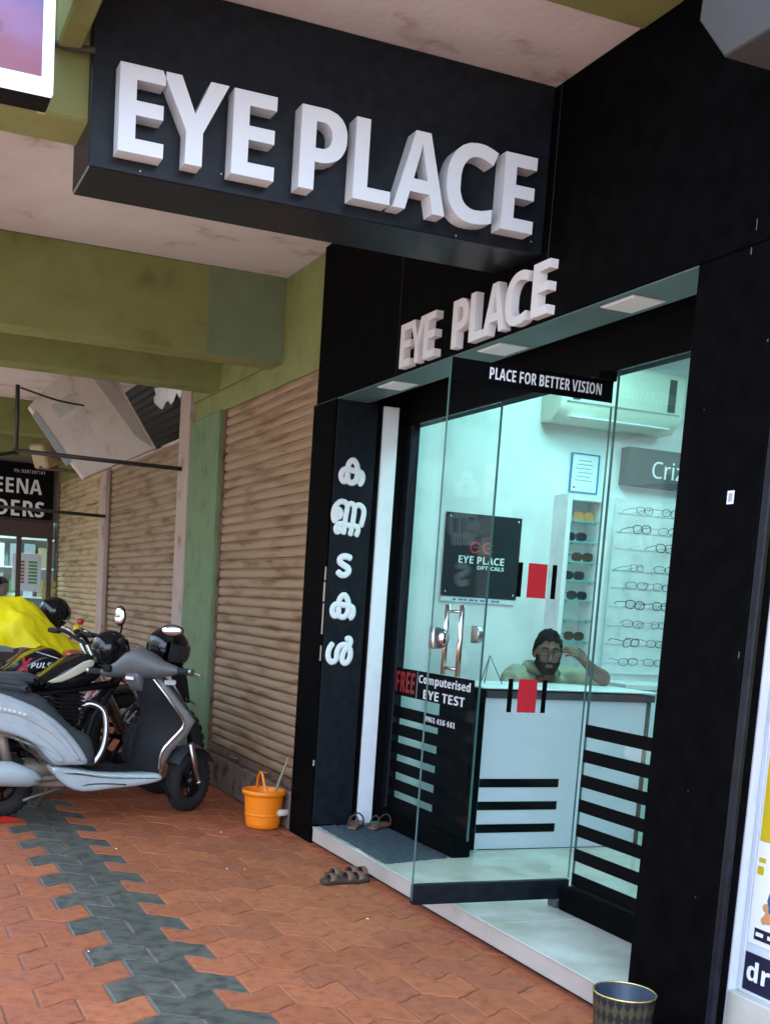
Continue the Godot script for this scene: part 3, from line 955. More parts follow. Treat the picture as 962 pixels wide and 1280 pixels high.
	words("lettering", "Crizal", plain_font, M.film_white, g, Transform3D(Basis(), Vector3(2.18, 2.150, -5.9)), 0.335, 0.105, 0.002)
	var sw := ns()
	cur = Transform3D(Basis(), Vector3(0, 0, -5.8995))
	slab(sw, v2([[2.09, 2.10], [2.84, 2.10], [2.84, 2.165], [2.45, 2.14], [2.2, 2.118]]), -0.0005, 0.0008, 0.0002)
	cur = Transform3D.IDENTITY
	part("sign_swoosh", sw, M.poster_black, g)
	# cabinet
	var d := thing("display_cabinet", "tall white open display cabinet with glass shelves of sunglasses", "cabinet", Vector3(1.7, 0.92, -5.9))
	box("side_board", M.white, d, Vector3(1.56, 0.925, -5.979), Vector3(1.592, 2.0, -5.83), 0.002)
	box("side_board", M.white, d, Vector3(1.795, 0.925, -5.979), Vector3(1.86, 2.0, -5.83), 0.002)
	box("top_board", M.white, d, Vector3(1.5925, 1.965, -5.979), Vector3(1.7945, 2.0, -5.831), 0.002)
	box("base_board", M.white, d, Vector3(1.5925, 0.925, -5.979), Vector3(1.7945, 0.96, -5.831), 0.002)
	box("back_board", M.room, d, Vector3(1.5925, 0.9605, -5.979), Vector3(1.7945, 1.9645, -5.968), 0.0)
	for y in [1.85, 1.73, 1.615, 1.505, 1.39, 1.275, 1.15]:
		var sh := box("glass_shelf", M.shelf_glass, d, Vector3(1.594, y - 0.004, -5.966), Vector3(1.793, y + 0.002, -5.836), 0.0)
		box("shelf_edge", M.goods_teal, sh, Vector3(1.594, y - 0.004, -5.8358), Vector3(1.793, y + 0.002, -5.834), 0.0)
		box("shelf_peg", M.steel, sh, Vector3(1.615, y - 0.018, -5.85), Vector3(1.622, y - 0.0045, -5.84), 0.0)
		box("shelf_peg", M.steel, sh, Vector3(1.765, y - 0.018, -5.85), Vector3(1.772, y - 0.0045, -5.84), 0.0)
	# wire stand on the counter
	var w := thing("wire_stand", "thin dark wire stand shaped like an upside down V on the counter", "stand", Vector3(0.78, 0.922, -5.2))
	var ws := ns(true)
	tube(ws, v3([[0.725, 0.925, -5.18], [0.77, 1.065, -5.22], [0.825, 0.925, -5.17]]), 0.003, 6)
	tube(ws, v3([[0.77, 1.065, -5.22], [0.775, 0.925, -5.30]]), 0.003, 6)
	part("wire_legs", ws, M.frame_grey, w)
	# stool
	var so := thing("stool", "round dark stool behind the shop counter", "stool", Vector3(1.32, 0.1, -5.68))
	var ss := ns(true)
	cur = Transform3D(Basis(), Vector3(1.32, 0, -5.68))
	lathe(ss, v2([[0, 0.47], [0.16, 0.468], [0.175, 0.45], [0.17, 0.425], [0, 0.42]]), 20)
	part("seat", ss, M.seat, so)
	ss = ns(true)
	lathe(ss, v2([[0.025, 0.42], [0.025, 0.13], [0.16, 0.115], [0.165, 0.101], [0, 0.1]]), 16)
	part("pedestal", ss, M.steel, so)
	cur = Transform3D.IDENTITY

func spectacle_mesh(rx: float, ry: float, thick: float, fold: float) -> Array:
	var st := ns(true)
	var ln := ns(true)
	for s in [-1.0, 1.0]:
		var ring := []
		for i in 17:
			var a := TAU * i / 16
			var q := Vector2(cos(a), sin(a))
			q = q / pow(pow(absf(q.x), 3.0) + pow(absf(q.y), 3.0), 1.0 / 3.0)
			ring.append(Vector3(s * 0.033 + rx * q.x, ry * q.y, 0.0))
		tube(st, ring, thick, 5, false)
		for i in 16:
			tri(ln, Vector3(s * 0.033, 0, 0.0005), ring[i], ring[i + 1])
		var out := 0.033 + rx
		tube(st, curve3(v3([[s * out, ry * 0.5, 0], [s * (out + 0.004), ry * 0.55, -0.01], [s * (out + fold * 0.3), ry * 0.45, -0.07], [s * (out + fold * 0.3), ry * 0.2, -0.105], [s * out, -ry * 0.5, -0.125]]), 2), thick * 0.8, 5)
	tube(st, curve3(v3([[-0.033 + rx, ry * 0.3, 0], [0, ry * 0.55, 0.003], [0.033 - rx, ry * 0.3, 0]]), 3), thick, 5)
	st.generate_normals()
	ln.generate_normals()
	return [st.commit(), ln.commit()]

func one_pair(kind: Array, rim: Material, lens: Material, n: String, label: String, cat: String, at: Vector3, turn: Vector3, group: String) -> void:
	var t := thing(n, label, cat, at, 0.0, group)
	var xf := Transform3D(Basis.from_euler(turn), at)
	put("frame", kind[0], rim, t, xf)
	put("lenses", kind[1], lens, t, xf)

func spectacles() -> void:
	var thin := spectacle_mesh(0.031, 0.021, 0.0020, 0.0)
	var thick := spectacle_mesh(0.032, 0.024, 0.0030, 0.01)
	var big := spectacle_mesh(0.031, 0.024, 0.0026, 0.0)
	var rows := [1.945, 1.835, 1.735, 1.605, 1.50, 1.385, 1.27, 1.155, 1.04]
	var names := ["first", "second", "third", "fourth", "fifth", "sixth", "seventh", "eighth", "ninth"]
	for i in rows.size():
		for j in 4:
			if i == 2 and j == 0:
				continue
			var bolder := (i == 1 and j == 0) or (i == 2 and j == 1) or i == 5 or (i == 7 and j == 0)
			var at := Vector3(2.10 + 0.192 * j + rng.randf_range(-0.01, 0.01), rows[i], -5.84)
			one_pair(thick if bolder else thin, M.frame_black if bolder else M.frame_grey, M.lens_clear, "spectacles", "%s spectacles, %s from the left in the %s row below the green sign" % ["thick black" if bolder else "thin grey", ["first", "second", "third", "fourth", "fifth"][j], names[i]], "spectacles", at, Vector3(rng.randf_range(-0.1, 0.2), rng.randf_range(-0.55, 0.35), rng.randf_range(-0.06, 0.06)), "spectacles displayed on the far wall")
	var rack := thing("spectacle_rack", "white wall rack of thin rods that holds rows of spectacles", "rack", Vector3(2.4, 1.0, -5.97))
	for y in rows:
		var st := ns(true)
		tube(st, v3([[2.0, y - 0.012, -5.957], [2.80, y - 0.012, -5.957]]), 0.0022, 6)
		for j in 4:
			tube(st, v3([[2.10 + 0.192 * j, y - 0.012, -5.955], [2.10 + 0.192 * j, y + 0.008, -5.84]]), 0.003, 5)
		part("rod", st, M.white, rack)
	box("back_panel", M.white, rack, Vector3(1.99, 0.96, -5.9795), Vector3(2.84, 2.02, -5.962), 0.002)
	var sg := [[1.852, M.lens_orange, "orange tinted sunglasses on the top shelf of the display cabinet"], [1.732, M.lens_dark, "square black sunglasses on the second shelf of the display cabinet"], [1.617, M.lens_brown, "brown sunglasses on the third shelf of the display cabinet"], [1.507, M.lens_dark, "black sunglasses on the fourth shelf of the display cabinet"], [1.392, M.lens_dark, "dark round sunglasses on the fifth shelf of the display cabinet"], [1.152, M.lens_brown, "brown sunglasses on the lowest shelf beside the man's head"]]
	for k in sg.size():
		one_pair(big, M.frame_black if k != 0 else M.lens_orange, sg[k][1], "sunglasses", sg[k][2], "sunglasses", Vector3(1.68 + [0.02, -0.03, 0.03, -0.02, 0.015, 0.02][k], sg[k][0] + 0.026, -5.86), Vector3(0, [-0.15, -0.5, -0.2, -0.3, -0.1, -0.1][k], 0), "sunglasses on the cabinet shelves")

# ------------------------------------------------------------------ people: a signed distance field, meshed as surface nets
func cap(p: Vector3, a: Vector3, b: Vector3, ra: float, rb: float) -> float:
	var ab := b - a
	var t := clampf((p - a).dot(ab) / ab.length_squared(), 0.0, 1.0)
	return p.distance_to(a + ab * t) - lerpf(ra, rb, t)

func egg(p: Vector3, c: Vector3, r: Vector3) -> float:
	var q := (p - c) / r
	var l := q.length()
	return (l - 1.0) * minf(r.x, minf(r.y, r.z)) if l < 1e-4 else l * (l - 1.0) / (q / r).length()

func smin(a: float, b: float, k: float) -> float:
	var h := maxf(k - absf(a - b), 0.0) / k
	return minf(a, b) - h * h * k * 0.25

func nets(f: Callable, lo: Vector3, hi: Vector3, h: float, st: SurfaceTool, xf := Transform3D.IDENTITY) -> void:
	var n := Vector3i(((hi - lo) / h).ceil()) + Vector3i.ONE
	var d := PackedFloat32Array()
	d.resize(n.x * n.y * n.z)
	for bz in range(0, n.z, 4):
		for by in range(0, n.y, 4):
			for bx_ in range(0, n.x, 4):
				var mid: float = f.call(lo + Vector3(bx_ + 1.5, by + 1.5, bz + 1.5) * h)
				var far := absf(mid) > h * 7.0
				for z in range(bz, mini(bz + 4, n.z)):
					for y in range(by, mini(by + 4, n.y)):
						for x in range(bx_, mini(bx_ + 4, n.x)):
							d[x + n.x * (y + n.y * z)] = mid if far else f.call(lo + Vector3(x, y, z) * h)
	var at := {}
	var off := [0, 1, n.x, n.x + 1, n.x * n.y, n.x * n.y + 1, n.x * n.y + n.x, n.x * n.y + n.x + 1]
	var edges := [[0, 1], [2, 3], [4, 5], [6, 7], [0, 2], [1, 3], [4, 6], [5, 7], [0, 4], [1, 5], [2, 6], [3, 7]]
	for z in n.z - 1:
		for y in n.y - 1:
			for x in n.x - 1:
				var i := x + n.x * (y + n.y * z)
				var neg := 0
				for o in off:
					if d[i + o] < 0.0:
						neg += 1
				if neg == 0 or neg == 8:
					continue
				var s := Vector3.ZERO
				var c := 0
				for e in edges:
					var a := d[i + off[e[0]]]
					var b := d[i + off[e[1]]]
					if (a < 0.0) != (b < 0.0):
						var t := a / (a - b)
						var pa := Vector3(e[0] & 1, (e[0] >> 1) & 1, e[0] >> 2)
						var pb := Vector3(e[1] & 1, (e[1] >> 1) & 1, e[1] >> 2)
						s += pa.lerp(pb, t)
						c += 1
				at[i] = xf * (lo + (Vector3(x, y, z) + s / c) * h)
	var step := [1, n.x, n.x * n.y]
	for i in at:
		for ax in 3:
			var u: int = step[(ax + 1) % 3]
			var v: int = step[(ax + 2) % 3]
			var j: int = i + step[ax]
			if j >= d.size() or (d[i] < 0.0) == (d[j] < 0.0):
				continue
			if not (at.has(i - u) and at.has(i - v) and at.has(i - u - v)):
				continue
			if d[i] < 0.0:
				quad(st, at[i], at[i - u], at[i - u - v], at[i - v])
			else:
				quad(st, at[i], at[i - v], at[i - u - v], at[i - u])

func head_field(p: Vector3) -> float:
	# head space: +z forward, +y up, origin between the ears; chin at -0.118, crown at 0.122
	var q := Vector3(absf(p.x), p.y, p.z)
	var d := egg(p, Vector3(0, 0.03, -0.012), Vector3(0.076, 0.092, 0.098))
	d = smin(d, egg(p, Vector3(0, -0.045, 0.03), Vector3(0.058, 0.07, 0.062)), 0.04)
	d = smin(d, egg(p, Vector3(0, -0.095, 0.062), Vector3(0.026, 0.022, 0.022)), 0.03)      # chin
	d = smin(d, cap(q, Vector3(0.058, -0.06, 0.005), Vector3(0.02, -0.098, 0.055), 0.016, 0.014), 0.03)   # jaw
	d = smin(d, cap(q, Vector3(0.0, 0.026, 0.083), Vector3(0.045, 0.024, 0.066), 0.009, 0.007), 0.02)  # brow
	d = smin(d, egg(q, Vector3(0.043, -0.022, 0.062), Vector3(0.02, 0.016, 0.016)), 0.025)     # cheek
	d = -smin(-d, egg(q, Vector3(0.031, 0.004, 0.092), Vector3(0.017, 0.012, 0.014)), 0.012)   # eye socket
	d = smin(d, cap(p, Vector3(0, 0.012, 0.084), Vector3(0, -0.032, 0.108), 0.007, 0.011), 0.014)   # nose
	d = smin(d, egg(q, Vector3(0.013, -0.036, 0.095), Vector3(0.009, 0.008, 0.009)), 0.008)
	d = smin(d, cap(q, Vector3(0.0, -0.061, 0.090), Vector3(0.019, -0.063, 0.080), 0.0065, 0.004), 0.006)  # lips
	d = smin(d, cap(q, Vector3(0.0, -0.072, 0.089), Vector3(0.016, -0.071, 0.081), 0.007, 0.004), 0.006)
	d = smin(d, egg(q, Vector3(0.079, -0.005, -0.008), Vector3(0.009, 0.031, 0.019)), 0.01)    # ear
	d = smin(d, cap(p, Vector3(0, -0.06, -0.025), Vector3(0, -0.16, -0.04), 0.053, 0.056), 0.03)   # neck
	return d

func hair_field(p: Vector3) -> float:
	var d := head_field(p) - 0.008 - 0.0026 * sin(p.x * 170.0 + 3.0 * sin(p.y * 40.0)) * sin(p.z * 60.0 + p.y * 95.0) - 0.0015 * sin(p.x * 330.0 + p.z * 120.0)
	# hairline: above the brow in front, down to the neck behind
	var line := 0.066 + 0.006 * sin(p.x * 150.0) - 0.11 * clampf((0.07 - p.z) / 0.12, 0.0, 1.0)
	d = maxf(d, (line - p.y) * 0.7)
	return maxf(d, -(head_field(p) + 0.004))

func beard_field(p: Vector3) -> float:
	var d := head_field(p) - 0.0035 - 0.0014 * sin(p.x * 260.0) * sin(p.y * 230.0)
	var lip := absf(p.y + 0.066) - 0.011
	var mouth := maxf(lip, absf(p.x) - 0.022)
	var zone := maxf(p.y + 0.045 + 0.5 * minf(absf(p.x) - 0.05, 0.0) * -0.4, -p.y - 0.118)
	var side := maxf(absf(p.y + 0.045) - 0.034, 0.058 - absf(p.x))
	zone = minf(zone, side)
	zone = maxf(zone, 0.012 - p.z)
	d = maxf(d, zone)
	d = maxf(d, -mouth)
	return maxf(d, -(head_field(p) + 0.004))

func hand_parts(wrist: Vector3, along: Vector3, palm_n: Vector3, curl: float, thumb_side: float) -> Array:
	# capsules: [a, b, ra, rb]; four fingers in three bends each and a thumb from the side of the palm
	var out := []
	var f := along.normalized()
	var up := palm_n.normalized()
	var side := f.cross(up).normalized() * thumb_side
	for k in 4:
		var s := 0.024 - 0.016 * k
		var base := wrist + f * (0.082 - 0.004 * absf(k - 1.2)) + side * s
		out.append([wrist + side * s * 0.55 + f * 0.012, base, 0.0135, 0.0115])
		var dir := f.rotated(side, 0.0)
		var p := base
		var lens: Array = [[0.036, 0.022, 0.018], [0.042, 0.026, 0.019], [0.039, 0.024, 0.019], [0.030, 0.018, 0.016]][k]
		for j in 3:
			dir = dir.rotated(up.cross(f).normalized(), curl * (0.8 + 0.12 * k) * (1.0 if j < 2 else 0.6))
			var e: Vector3 = p + dir * lens[j]
			out.append([p, e, 0.0088 - 0.0008 * j, 0.0082 - 0.0009 * j])
			p = e
	var tb := wrist + f * 0.022 + side * 0.024
	var t1 := tb + (f * 0.75 + side * 0.65).normalized() * 0.040
	var t2 := t1 + (f * 0.95 + side * 0.15 - up * 0.25).normalized() * 0.028
	out.append([wrist + f * 0.012, tb, 0.015, 0.014])
	out.append([tb, t1, 0.0125, 0.0105])
	out.append([t1, t2, 0.0105, 0.0085])
	return out

func caps_field(p: Vector3, list: Array, k: float) -> float:
	var d := 9.0
	for c in list:
		d = smin(d, cap(p, c[0], c[1], c[2], c[3]), k)
	return d

func hand_field(p: Vector3, list: Array) -> float:
	# palm bones melt together, fingers stay apart
	var palm := 9.0
	var rest := 9.0
	for c in list:
		if c[2] > 0.0128:
			palm = smin(palm, cap(p, c[0], c[1], c[2], c[3]), 0.012)
		else:
			rest = minf(rest, cap(p, c[0], c[1], c[2], c[3]))
	return smin(palm, rest, 0.006)

func bounds(list: Array, pad: float) -> Array:
	var lo := Vector3.ONE * 99
	var hi := -lo
	for c in list:
		for q in [c[0], c[1]]:
			lo = lo.min(q - Vector3.ONE * (maxf(c[2], c[3]) + pad))
			hi = hi.max(q + Vector3.ONE * (maxf(c[2], c[3]) + pad))
	return [lo, hi]

func cloth(list: Array, grow: float, k: float, h: float, cuts: Array, wrinkle := 0.0, hole := []) -> SurfaceTool:
	var st := ns(true)
	var b := bounds(list, grow + 0.03)
	nets(func(p: Vector3) -> float:
		var d := caps_field(p, list, k) - grow - wrinkle * sin(p.y * 62.0 + p.x * 55.0 + 2.0 * sin(p.x * 23.0)) * sin(p.x * 28.0 - p.z * 40.0 + p.y * 15.0)
		if hole.size():
			d = maxf(d, -cap(p, hole[0], hole[1], hole[2], hole[3]))
		for c in cuts:      # plane [point, normal]: keep what lies behind it
			d = maxf(d, (p - c[0]).dot(c[1]))
		return d, b[0], b[1], h, st)
	return st

func person(label: String, at: Vector3, face_yaw: float, nod: float, j: Dictionary, shirt: Material, fine: bool) -> Node3D:
	var t := thing("person", label, "person", at)
	var torso := [[j.hip + Vector3(-0.08, 0, 0), j.hip + Vector3(0.08, 0, 0), 0.105, 0.105], [j.hip, j.chest, 0.115, 0.12], [j.chest + Vector3(-0.075, 0, 0), j.chest + Vector3(0.075, 0, 0), 0.112, 0.112], [j.ls, j.rs, 0.058, 0.058], [j.chest, j.neck, 0.1, 0.06]]
	var arms := [[j.ls, j.le, 0.053, 0.041], [j.le, j.lw, 0.042, 0.027], [j.rs, j.re, 0.053, 0.041], [j.re, j.rw, 0.042, 0.027]]
	var legs := []
	for s in [-1.0, 1.0]:
		var hp: Vector3 = j.hip + Vector3(0.085 * s, -0.01, 0.0)
		var kn: Vector3 = j.knee + Vector3(0.085 * s, 0, 0)
		var an: Vector3 = j.ankle + Vector3(0.07 * s, 0, 0)
		legs.append([hp, kn, 0.085, 0.058])
		legs.append([kn, an, 0.055, 0.037])
		legs.append([an, an + Vector3(0.01 * s, -0.035, 0.14), 0.037, 0.028])
	var body := torso + arms + legs
	var st := ns(true)
	var b := bounds(body, 0.04)
	var hx := Transform3D(Basis(Vector3.UP, face_yaw) * Basis(Vector3.RIGHT, nod) * Basis.from_scale(Vector3(0.90, 1, 1)), j.head)
	var inv := hx.affine_inverse()
	nets(func(p: Vector3) -> float: return smin(caps_field(p, body, 0.04), cap(p, j.neck, hx * Vector3(0, -0.1, -0.03), 0.056, 0.05), 0.03), b[0], b[1], 0.014 if fine else 0.022, st)
	nets(head_field, Vector3(-0.10, -0.175, -0.125), Vector3(0.10, 0.135, 0.13), 0.0036 if fine else 0.009, st, hx)
	for q in [[j.lw, j.lw - j.le, j.ln, -1.0], [j.rw, j.rw - j.re, j.rn, 1.0]]:
		var hp := hand_parts(q[0], q[1] if not j.has("rdir") or q[3] < 0 else j.rdir, q[2], j.curl, q[3])
		hp.append([q[0] - (q[1] as Vector3).normalized() * 0.03, q[0] + (q[1] as Vector3).normalized() * 0.012, 0.027, 0.024])
		var hb := bounds(hp, 0.012)
		nets(func(p: Vector3) -> float: return hand_field(p, hp), hb[0], hb[1], 0.0034 if fine else 0.008, st)
	part("body", st, M.skin, t)
	var sleeve_l: Vector3 = (j.le as Vector3).lerp(j.ls, 0.12)
	var sleeve_r: Vector3 = (j.re as Vector3).lerp(j.rs, 0.12)
	var sh := torso + [[j.ls, sleeve_l, 0.055, 0.046], [j.rs, sleeve_r, 0.055, 0.046]]
	var cut := [[j.hip + Vector3(0, -0.06, 0), Vector3.DOWN]]
	part("shirt", cloth(sh, 0.019, 0.04, 0.010 if fine else 0.02, cut, 0.0055, [j.neck + Vector3(0, 0.10, 0.02), j.neck + Vector3(0, -0.03, 0.06), 0.085, 0.05]), shirt, t)
	part("trousers", cloth(legs.filter(func(c): return c[3] != 0.028) + [torso[0]], 0.012, 0.05, 0.018 if fine else 0.03, [], 0.003), M.trousers, t)
	if fine:
		for q in [[j.ls, sleeve_l, j.le], [j.rs, sleeve_r, j.re]]:
			var d: Vector3 = (q[2] - q[0]).normalized()
			var hm := ns(true)
			tube(hm, [q[1] - d * 0.012, q[1] + d * 0.012], [0.069, 0.068], 20, false)
			part("sleeve_hem", hm, M.shirt_edge, t)
	var keep := frame
	var hs := ns(true)
	nets(hair_field, Vector3(-0.115, -0.09, -0.14), Vector3(0.115, 0.15, 0.125), 0.0034 if fine else 0.01, hs, hx)
	part("hair", hs, M.hair, t)
	if fine:
		var bs := ns(true)
		nets(beard_field, Vector3(-0.085, -0.135, 0.0), Vector3(0.085, 0.02, 0.13), 0.0036, bs, hx)
		part("beard", bs, M.beard, t)
		var mo := ns(true)
		cur = hx
		tube(mo, curve3(v3([[-0.031, -0.060, 0.080], [-0.014, -0.050, 0.097], [0, -0.049, 0.101], [0.014, -0.050, 0.097], [0.031, -0.060, 0.080]]), 4), 0.0058, 7)
		part("moustache", mo, M.beard, t)
		var br := ns(true)
		for s in [-1.0, 1.0]:
			tube(br, curve3(v3([[s * 0.014, 0.026, 0.093], [s * 0.031, 0.032, 0.087], [s * 0.051, 0.025, 0.070]]), 4), 0.0042, 6)
		part("eyebrows", br, M.hair, t)
		for s in [-1.0, 1.0]:
			var ey := ns(true)
			ball(ey, Vector3(s * 0.031, 0.004, 0.074), Vector3(0.0122, 0.0095, 0.0122), 14, 8)
			var eye := part("eye", ey, M.eye_white, t)
			var iris := ns(true)
			ball(iris, Vector3(s * 0.031 - 0.001, 0.0035, 0.0835), Vector3(0.0056, 0.0056, 0.0035), 12, 6)
			part("iris", iris, M.hair, eye)
			var lid := ns(true)
			tube(lid, curve3(v3([[s * 0.018, 0.006, 0.083], [s * 0.031, 0.0125, 0.087], [s * 0.044, 0.005, 0.079]]), 3), 0.0032, 6)
			part("eyelid", lid, M.skin, t)
		var lp := ns(true)
		tube(lp, curve3(v3([[-0.020, -0.066, 0.082], [-0.008, -0.0635, 0.0965], [0, -0.065, 0.0975], [0.008, -0.0635, 0.0965], [0.020, -0.066, 0.082]]), 3), 0.0042, 7)
		tube(lp, curve3(v3([[-0.018, -0.068, 0.082], [0, -0.0735, 0.0965], [0.018, -0.068, 0.082]]), 4), 0.0048, 7)
		part("lips", lp, M.lips, t)
		cur = Transform3D.IDENTITY
		var gl := spectacle_mesh(0.027, 0.019, 0.0022, 0.0)
		var gx := hx * Transform3D(Basis.from_scale(Vector3(1.02, 1, 0.8)), Vector3(0, 0.004, 0.106))
		var gm := put("eyeglasses", gl[0], M.frame_black, t, gx)
		put("lenses", gl[1], M.lens_clear, gm, gx)
		# open collar and the pale vest under it
		var co := ns(true)
		var nk: Vector3 = j.neck
		var ring_lo := []
		var ring_hi := []
		for i in 17:
			var a := 0.35 + (TAU - 0.7) * i / 16.0
			var c := Vector3(sin(a), 0.0, cos(a))
			var lift := 0.030 - 0.030 * maxf(0.0, cos(a))
			ring_lo.append(nk + c * Vector3(0.118, 0, 0.112) + Vector3(0, -0.004 + lift * 1.3, 0.012))
			ring_hi.append(nk + c * Vector3(0.088, 0, 0.082) + Vector3(0, 0.044 + lift * 1.2, 0.010))
		loft(co, [ring_lo, ring_hi], false)
		var back_hi := ring_hi.map(func(v): return v.lerp(nk + Vector3(0, v.y - nk.y, 0.008), 0.07))
		loft(co, [ring_hi, back_hi], false)
		loft(co, [back_hi, ring_lo], false)
		part("collar", co, M.shirt_edge, t)
		var vs := ns(true)
		ball(vs, nk + Vector3(0, -0.052, 0.052), Vector3(0.030, 0.034, 0.024), 12, 8)
		part("vest", vs, M.paper, t)
	cur = Transform3D.IDENTITY
	frame = keep
	return t

func slab_at(st: SurfaceTool, p: Array) -> void:
	# a small sheet of cloth with thickness, fan from the first point
	var n: Vector3 = (p[1] - p[0]).cross(p[2] - p[0]).normalized() * 0.0025
	for i in range(1, p.size() - 1):
		tri(st, p[0] + n, p[i] + n, p[i + 1] + n)
		tri(st, p[0] - n, p[i + 1] - n, p[i] - n)
	for i in p.size():
		var k := (i + 1) % p.size()
		quad(st, p[i] - n, p[k] - n, p[k] + n, p[i] + n)

func man() -> void:
	var j := {
		"hip": Vector3(1.33, 0.58, -5.68), "chest": Vector3(1.31, 0.83, -5.63), "neck": Vector3(1.295, 0.955, -5.57),
		"ls": Vector3(1.16, 0.925, -5.58), "rs": Vector3(1.475, 0.925, -5.60),
		"le": Vector3(1.045, 0.70, -5.52), "lw": Vector3(1.17, 0.66, -5.30), "ln": Vector3(0, 1, 0.1),
		"re": Vector3(1.565, 0.962, -5.36), "rw": Vector3(1.445, 1.04, -5.33), "rn": Vector3(0.5, 0.3, 0.8), "rdir": Vector3(-0.70, 0.62, -0.22),
		"curl": 0.42, "knee": Vector3(1.31, 0.57, -5.28), "ankle": Vector3(1.31, 0.17, -5.36), "head": Vector3(1.285, 1.088, -5.48),
	}
	person("bearded man in olive shirt seated behind the counter, hand at his glasses", Vector3(1.33, 0.1, -5.68), -0.42, 0.06, j, M.shirt, true)

# ------------------------------------------------------------------ the shop to the right
func neighbour() -> void:
	var n := thing("neighbour_shop_front", "white and lilac shop front just right of the black pillar", "shop front", Vector3(0.12, 0, -2.3))
	box("jamb", M.lilac, n, Vector3(0.10, 0.115, -2.685), Vector3(0.3, 3.1, -2.566), 0.004)
	box("door_profile", M.alu_white, n, Vector3(0.075, 0.10, -2.565), Vector3(0.14, 3.1, -2.525), 0.006)
	box("door_sheet", M.alu_white, n, Vector3(0.10, 0.251, -2.524), Vector3(0.13, 3.1, -1.6), 0.0)
	box("door_profile", M.alu_white, n, Vector3(0.098, 0.253, -2.521), Vector3(0.112, 3.1, -2.506), 0.002)
	box("sill", M.cream_tile, n, Vector3(0.07, 0.10, -2.524), Vector3(0.16, 0.25, -1.6), 0.004)
	box("floor_block", M.step_face, n, Vector3(0.09, 0.0, -2.685), Vector3(0.9, 0.099, -1.4), 0.003)
	box("side_wall", M.room, n, Vector3(0.3, 0.0, -2.695), Vector3(3.0, 3.1, -2.6), 0.0)
	box("far_jamb", M.alu_white, n, Vector3(0.10, 0.0, -1.6), Vector3(0.3, 3.1, -1.4), 0.004)
	var p := thing("door_poster", "yellow and white poster with a product picture on the white door", "poster", Vector3(0.099, 0.3, -2.4))
	box("sheet", M.paper, p, Vector3(0.0975, 0.40, -2.498), Vector3(0.0995, 1.75, -1.9), 0.0)
	box("yellow_field", M.yellow_print, p, Vector3(0.0965, 0.695, -2.493), Vector3(0.0973, 1.75, -1.9), 0.0)
	box("yellow_line", M.yellow_print, p, Vector3(0.0965, 0.635, -2.50 + 0.012), Vector3(0.0973, 0.648, -2.462), 0.0)
	box("yellow_line", M.yellow_print, p, Vector3(0.0965, 0.600, -2.50 + 0.010), Vector3(0.0973, 0.624, -2.466), 0.0)
	var pic := ns()
	cur = Transform3D(SIDE, Vector3(0.0968, 0, 0))
	slab(pic, v2([[-2.440, 0.535], [-2.43, 0.50], [-2.30, 0.50], [-2.30, 0.60], [-2.42, 0.60]]), 0.0, 0.0007, 0.0002)
	part("picture_blue", pic, M.blue_print, p)
	pic = ns()
	cur = Transform3D(SIDE, Vector3(0.0966, 0, 0))
	for q in [[-2.442, 0.512, 0.013], [-2.43, 0.485, 0.018], [-2.40, 0.49, 0.022], [-2.445, 0.475, 0.012], [-2.37, 0.48, 0.02]]:
		ball(pic, Vector3(q[0], q[1], 0.0), Vector3(q[2], q[2], 0.001), 10, 6)
	part("picture_biscuits", pic, M.biscuit, p)
	cur = Transform3D.IDENTITY
	box("dark_caption", M.navy, p, Vector3(0.0958, 0.415, -2.475), Vector3(0.0966, 0.448, -2.2), 0.0)
	for k in 3:
		box("caption_mark", M.paper, p, Vector3(0.0950, 0.426, -2.468 + 0.045 * k), Vector3(0.0957, 0.437, -2.44 + 0.045 * k), 0.0)
	var d := thing("door_label", "black label with white letters droo low on the white door", "sign", Vector3(0.099, 0.27, -2.4))
	box("label", M.navy, d, Vector3(0.0975, 0.262, -2.5), Vector3(0.0995, 0.372, -2.1), 0.0)
	words("lettering", "droo", bold, M.film_white, d, Transform3D(SIDE, Vector3(0.0974, 0.293, -2.487)), 0.19, 0.058)
	var row := thing("next_shops", "dark shuttered shops continuing behind the viewpoint", "building", Vector3(0.3, 0, 4.0))
	box("wall", M.dark_grey, row, Vector3(0.12, 0.0, -1.39), Vector3(0.7, 3.6, 11.0), 0.01)
	for k in 3:
		box("shutter_panel", M.rust_brown, row, Vector3(0.08, 0.2, -1.0 + 4.0 * k), Vector3(0.119, 2.5, 2.4 + 4.0 * k), 0.004)
	# light box of the next shop, seen at the top right
	var g := thing("grey_light_box", "grey box sign end under the ceiling at the top right corner", "box sign", Vector3(-0.3, 2.67, -1.9))
	var st := ns()
	cur = Transform3D(SIDE, Vector3(-0.3, 0, 0))
	slab(st, v2([[-2.60, 2.80], [-2.49, 2.672], [-1.5, 2.672], [-1.5, 3.0], [-2.585, 3.0]]), -0.22, 0.0, 0.004)
	cur = Transform3D.IDENTITY
	part("box_shell", st, mk(lin(0.045, 0.043, 0.040), 0.8, 0, M.soft, 1.0), g)
	var br := ns(true)
	tube(br, v3([[-0.3, 3.0, -2.56], [-0.33, 3.13, -2.62]]), 0.012, 6)
	tube(br, v3([[-0.2, 3.0, -1.7], [-0.2, 3.13, -1.7]]), 0.012, 6)
	part("hanger", br, M.rust_brown, g)
	box("backing_board", M.black, g, Vector3(-0.079, 2.94, -2.52), Vector3(-0.002, 3.08, -1.6), 0.003)

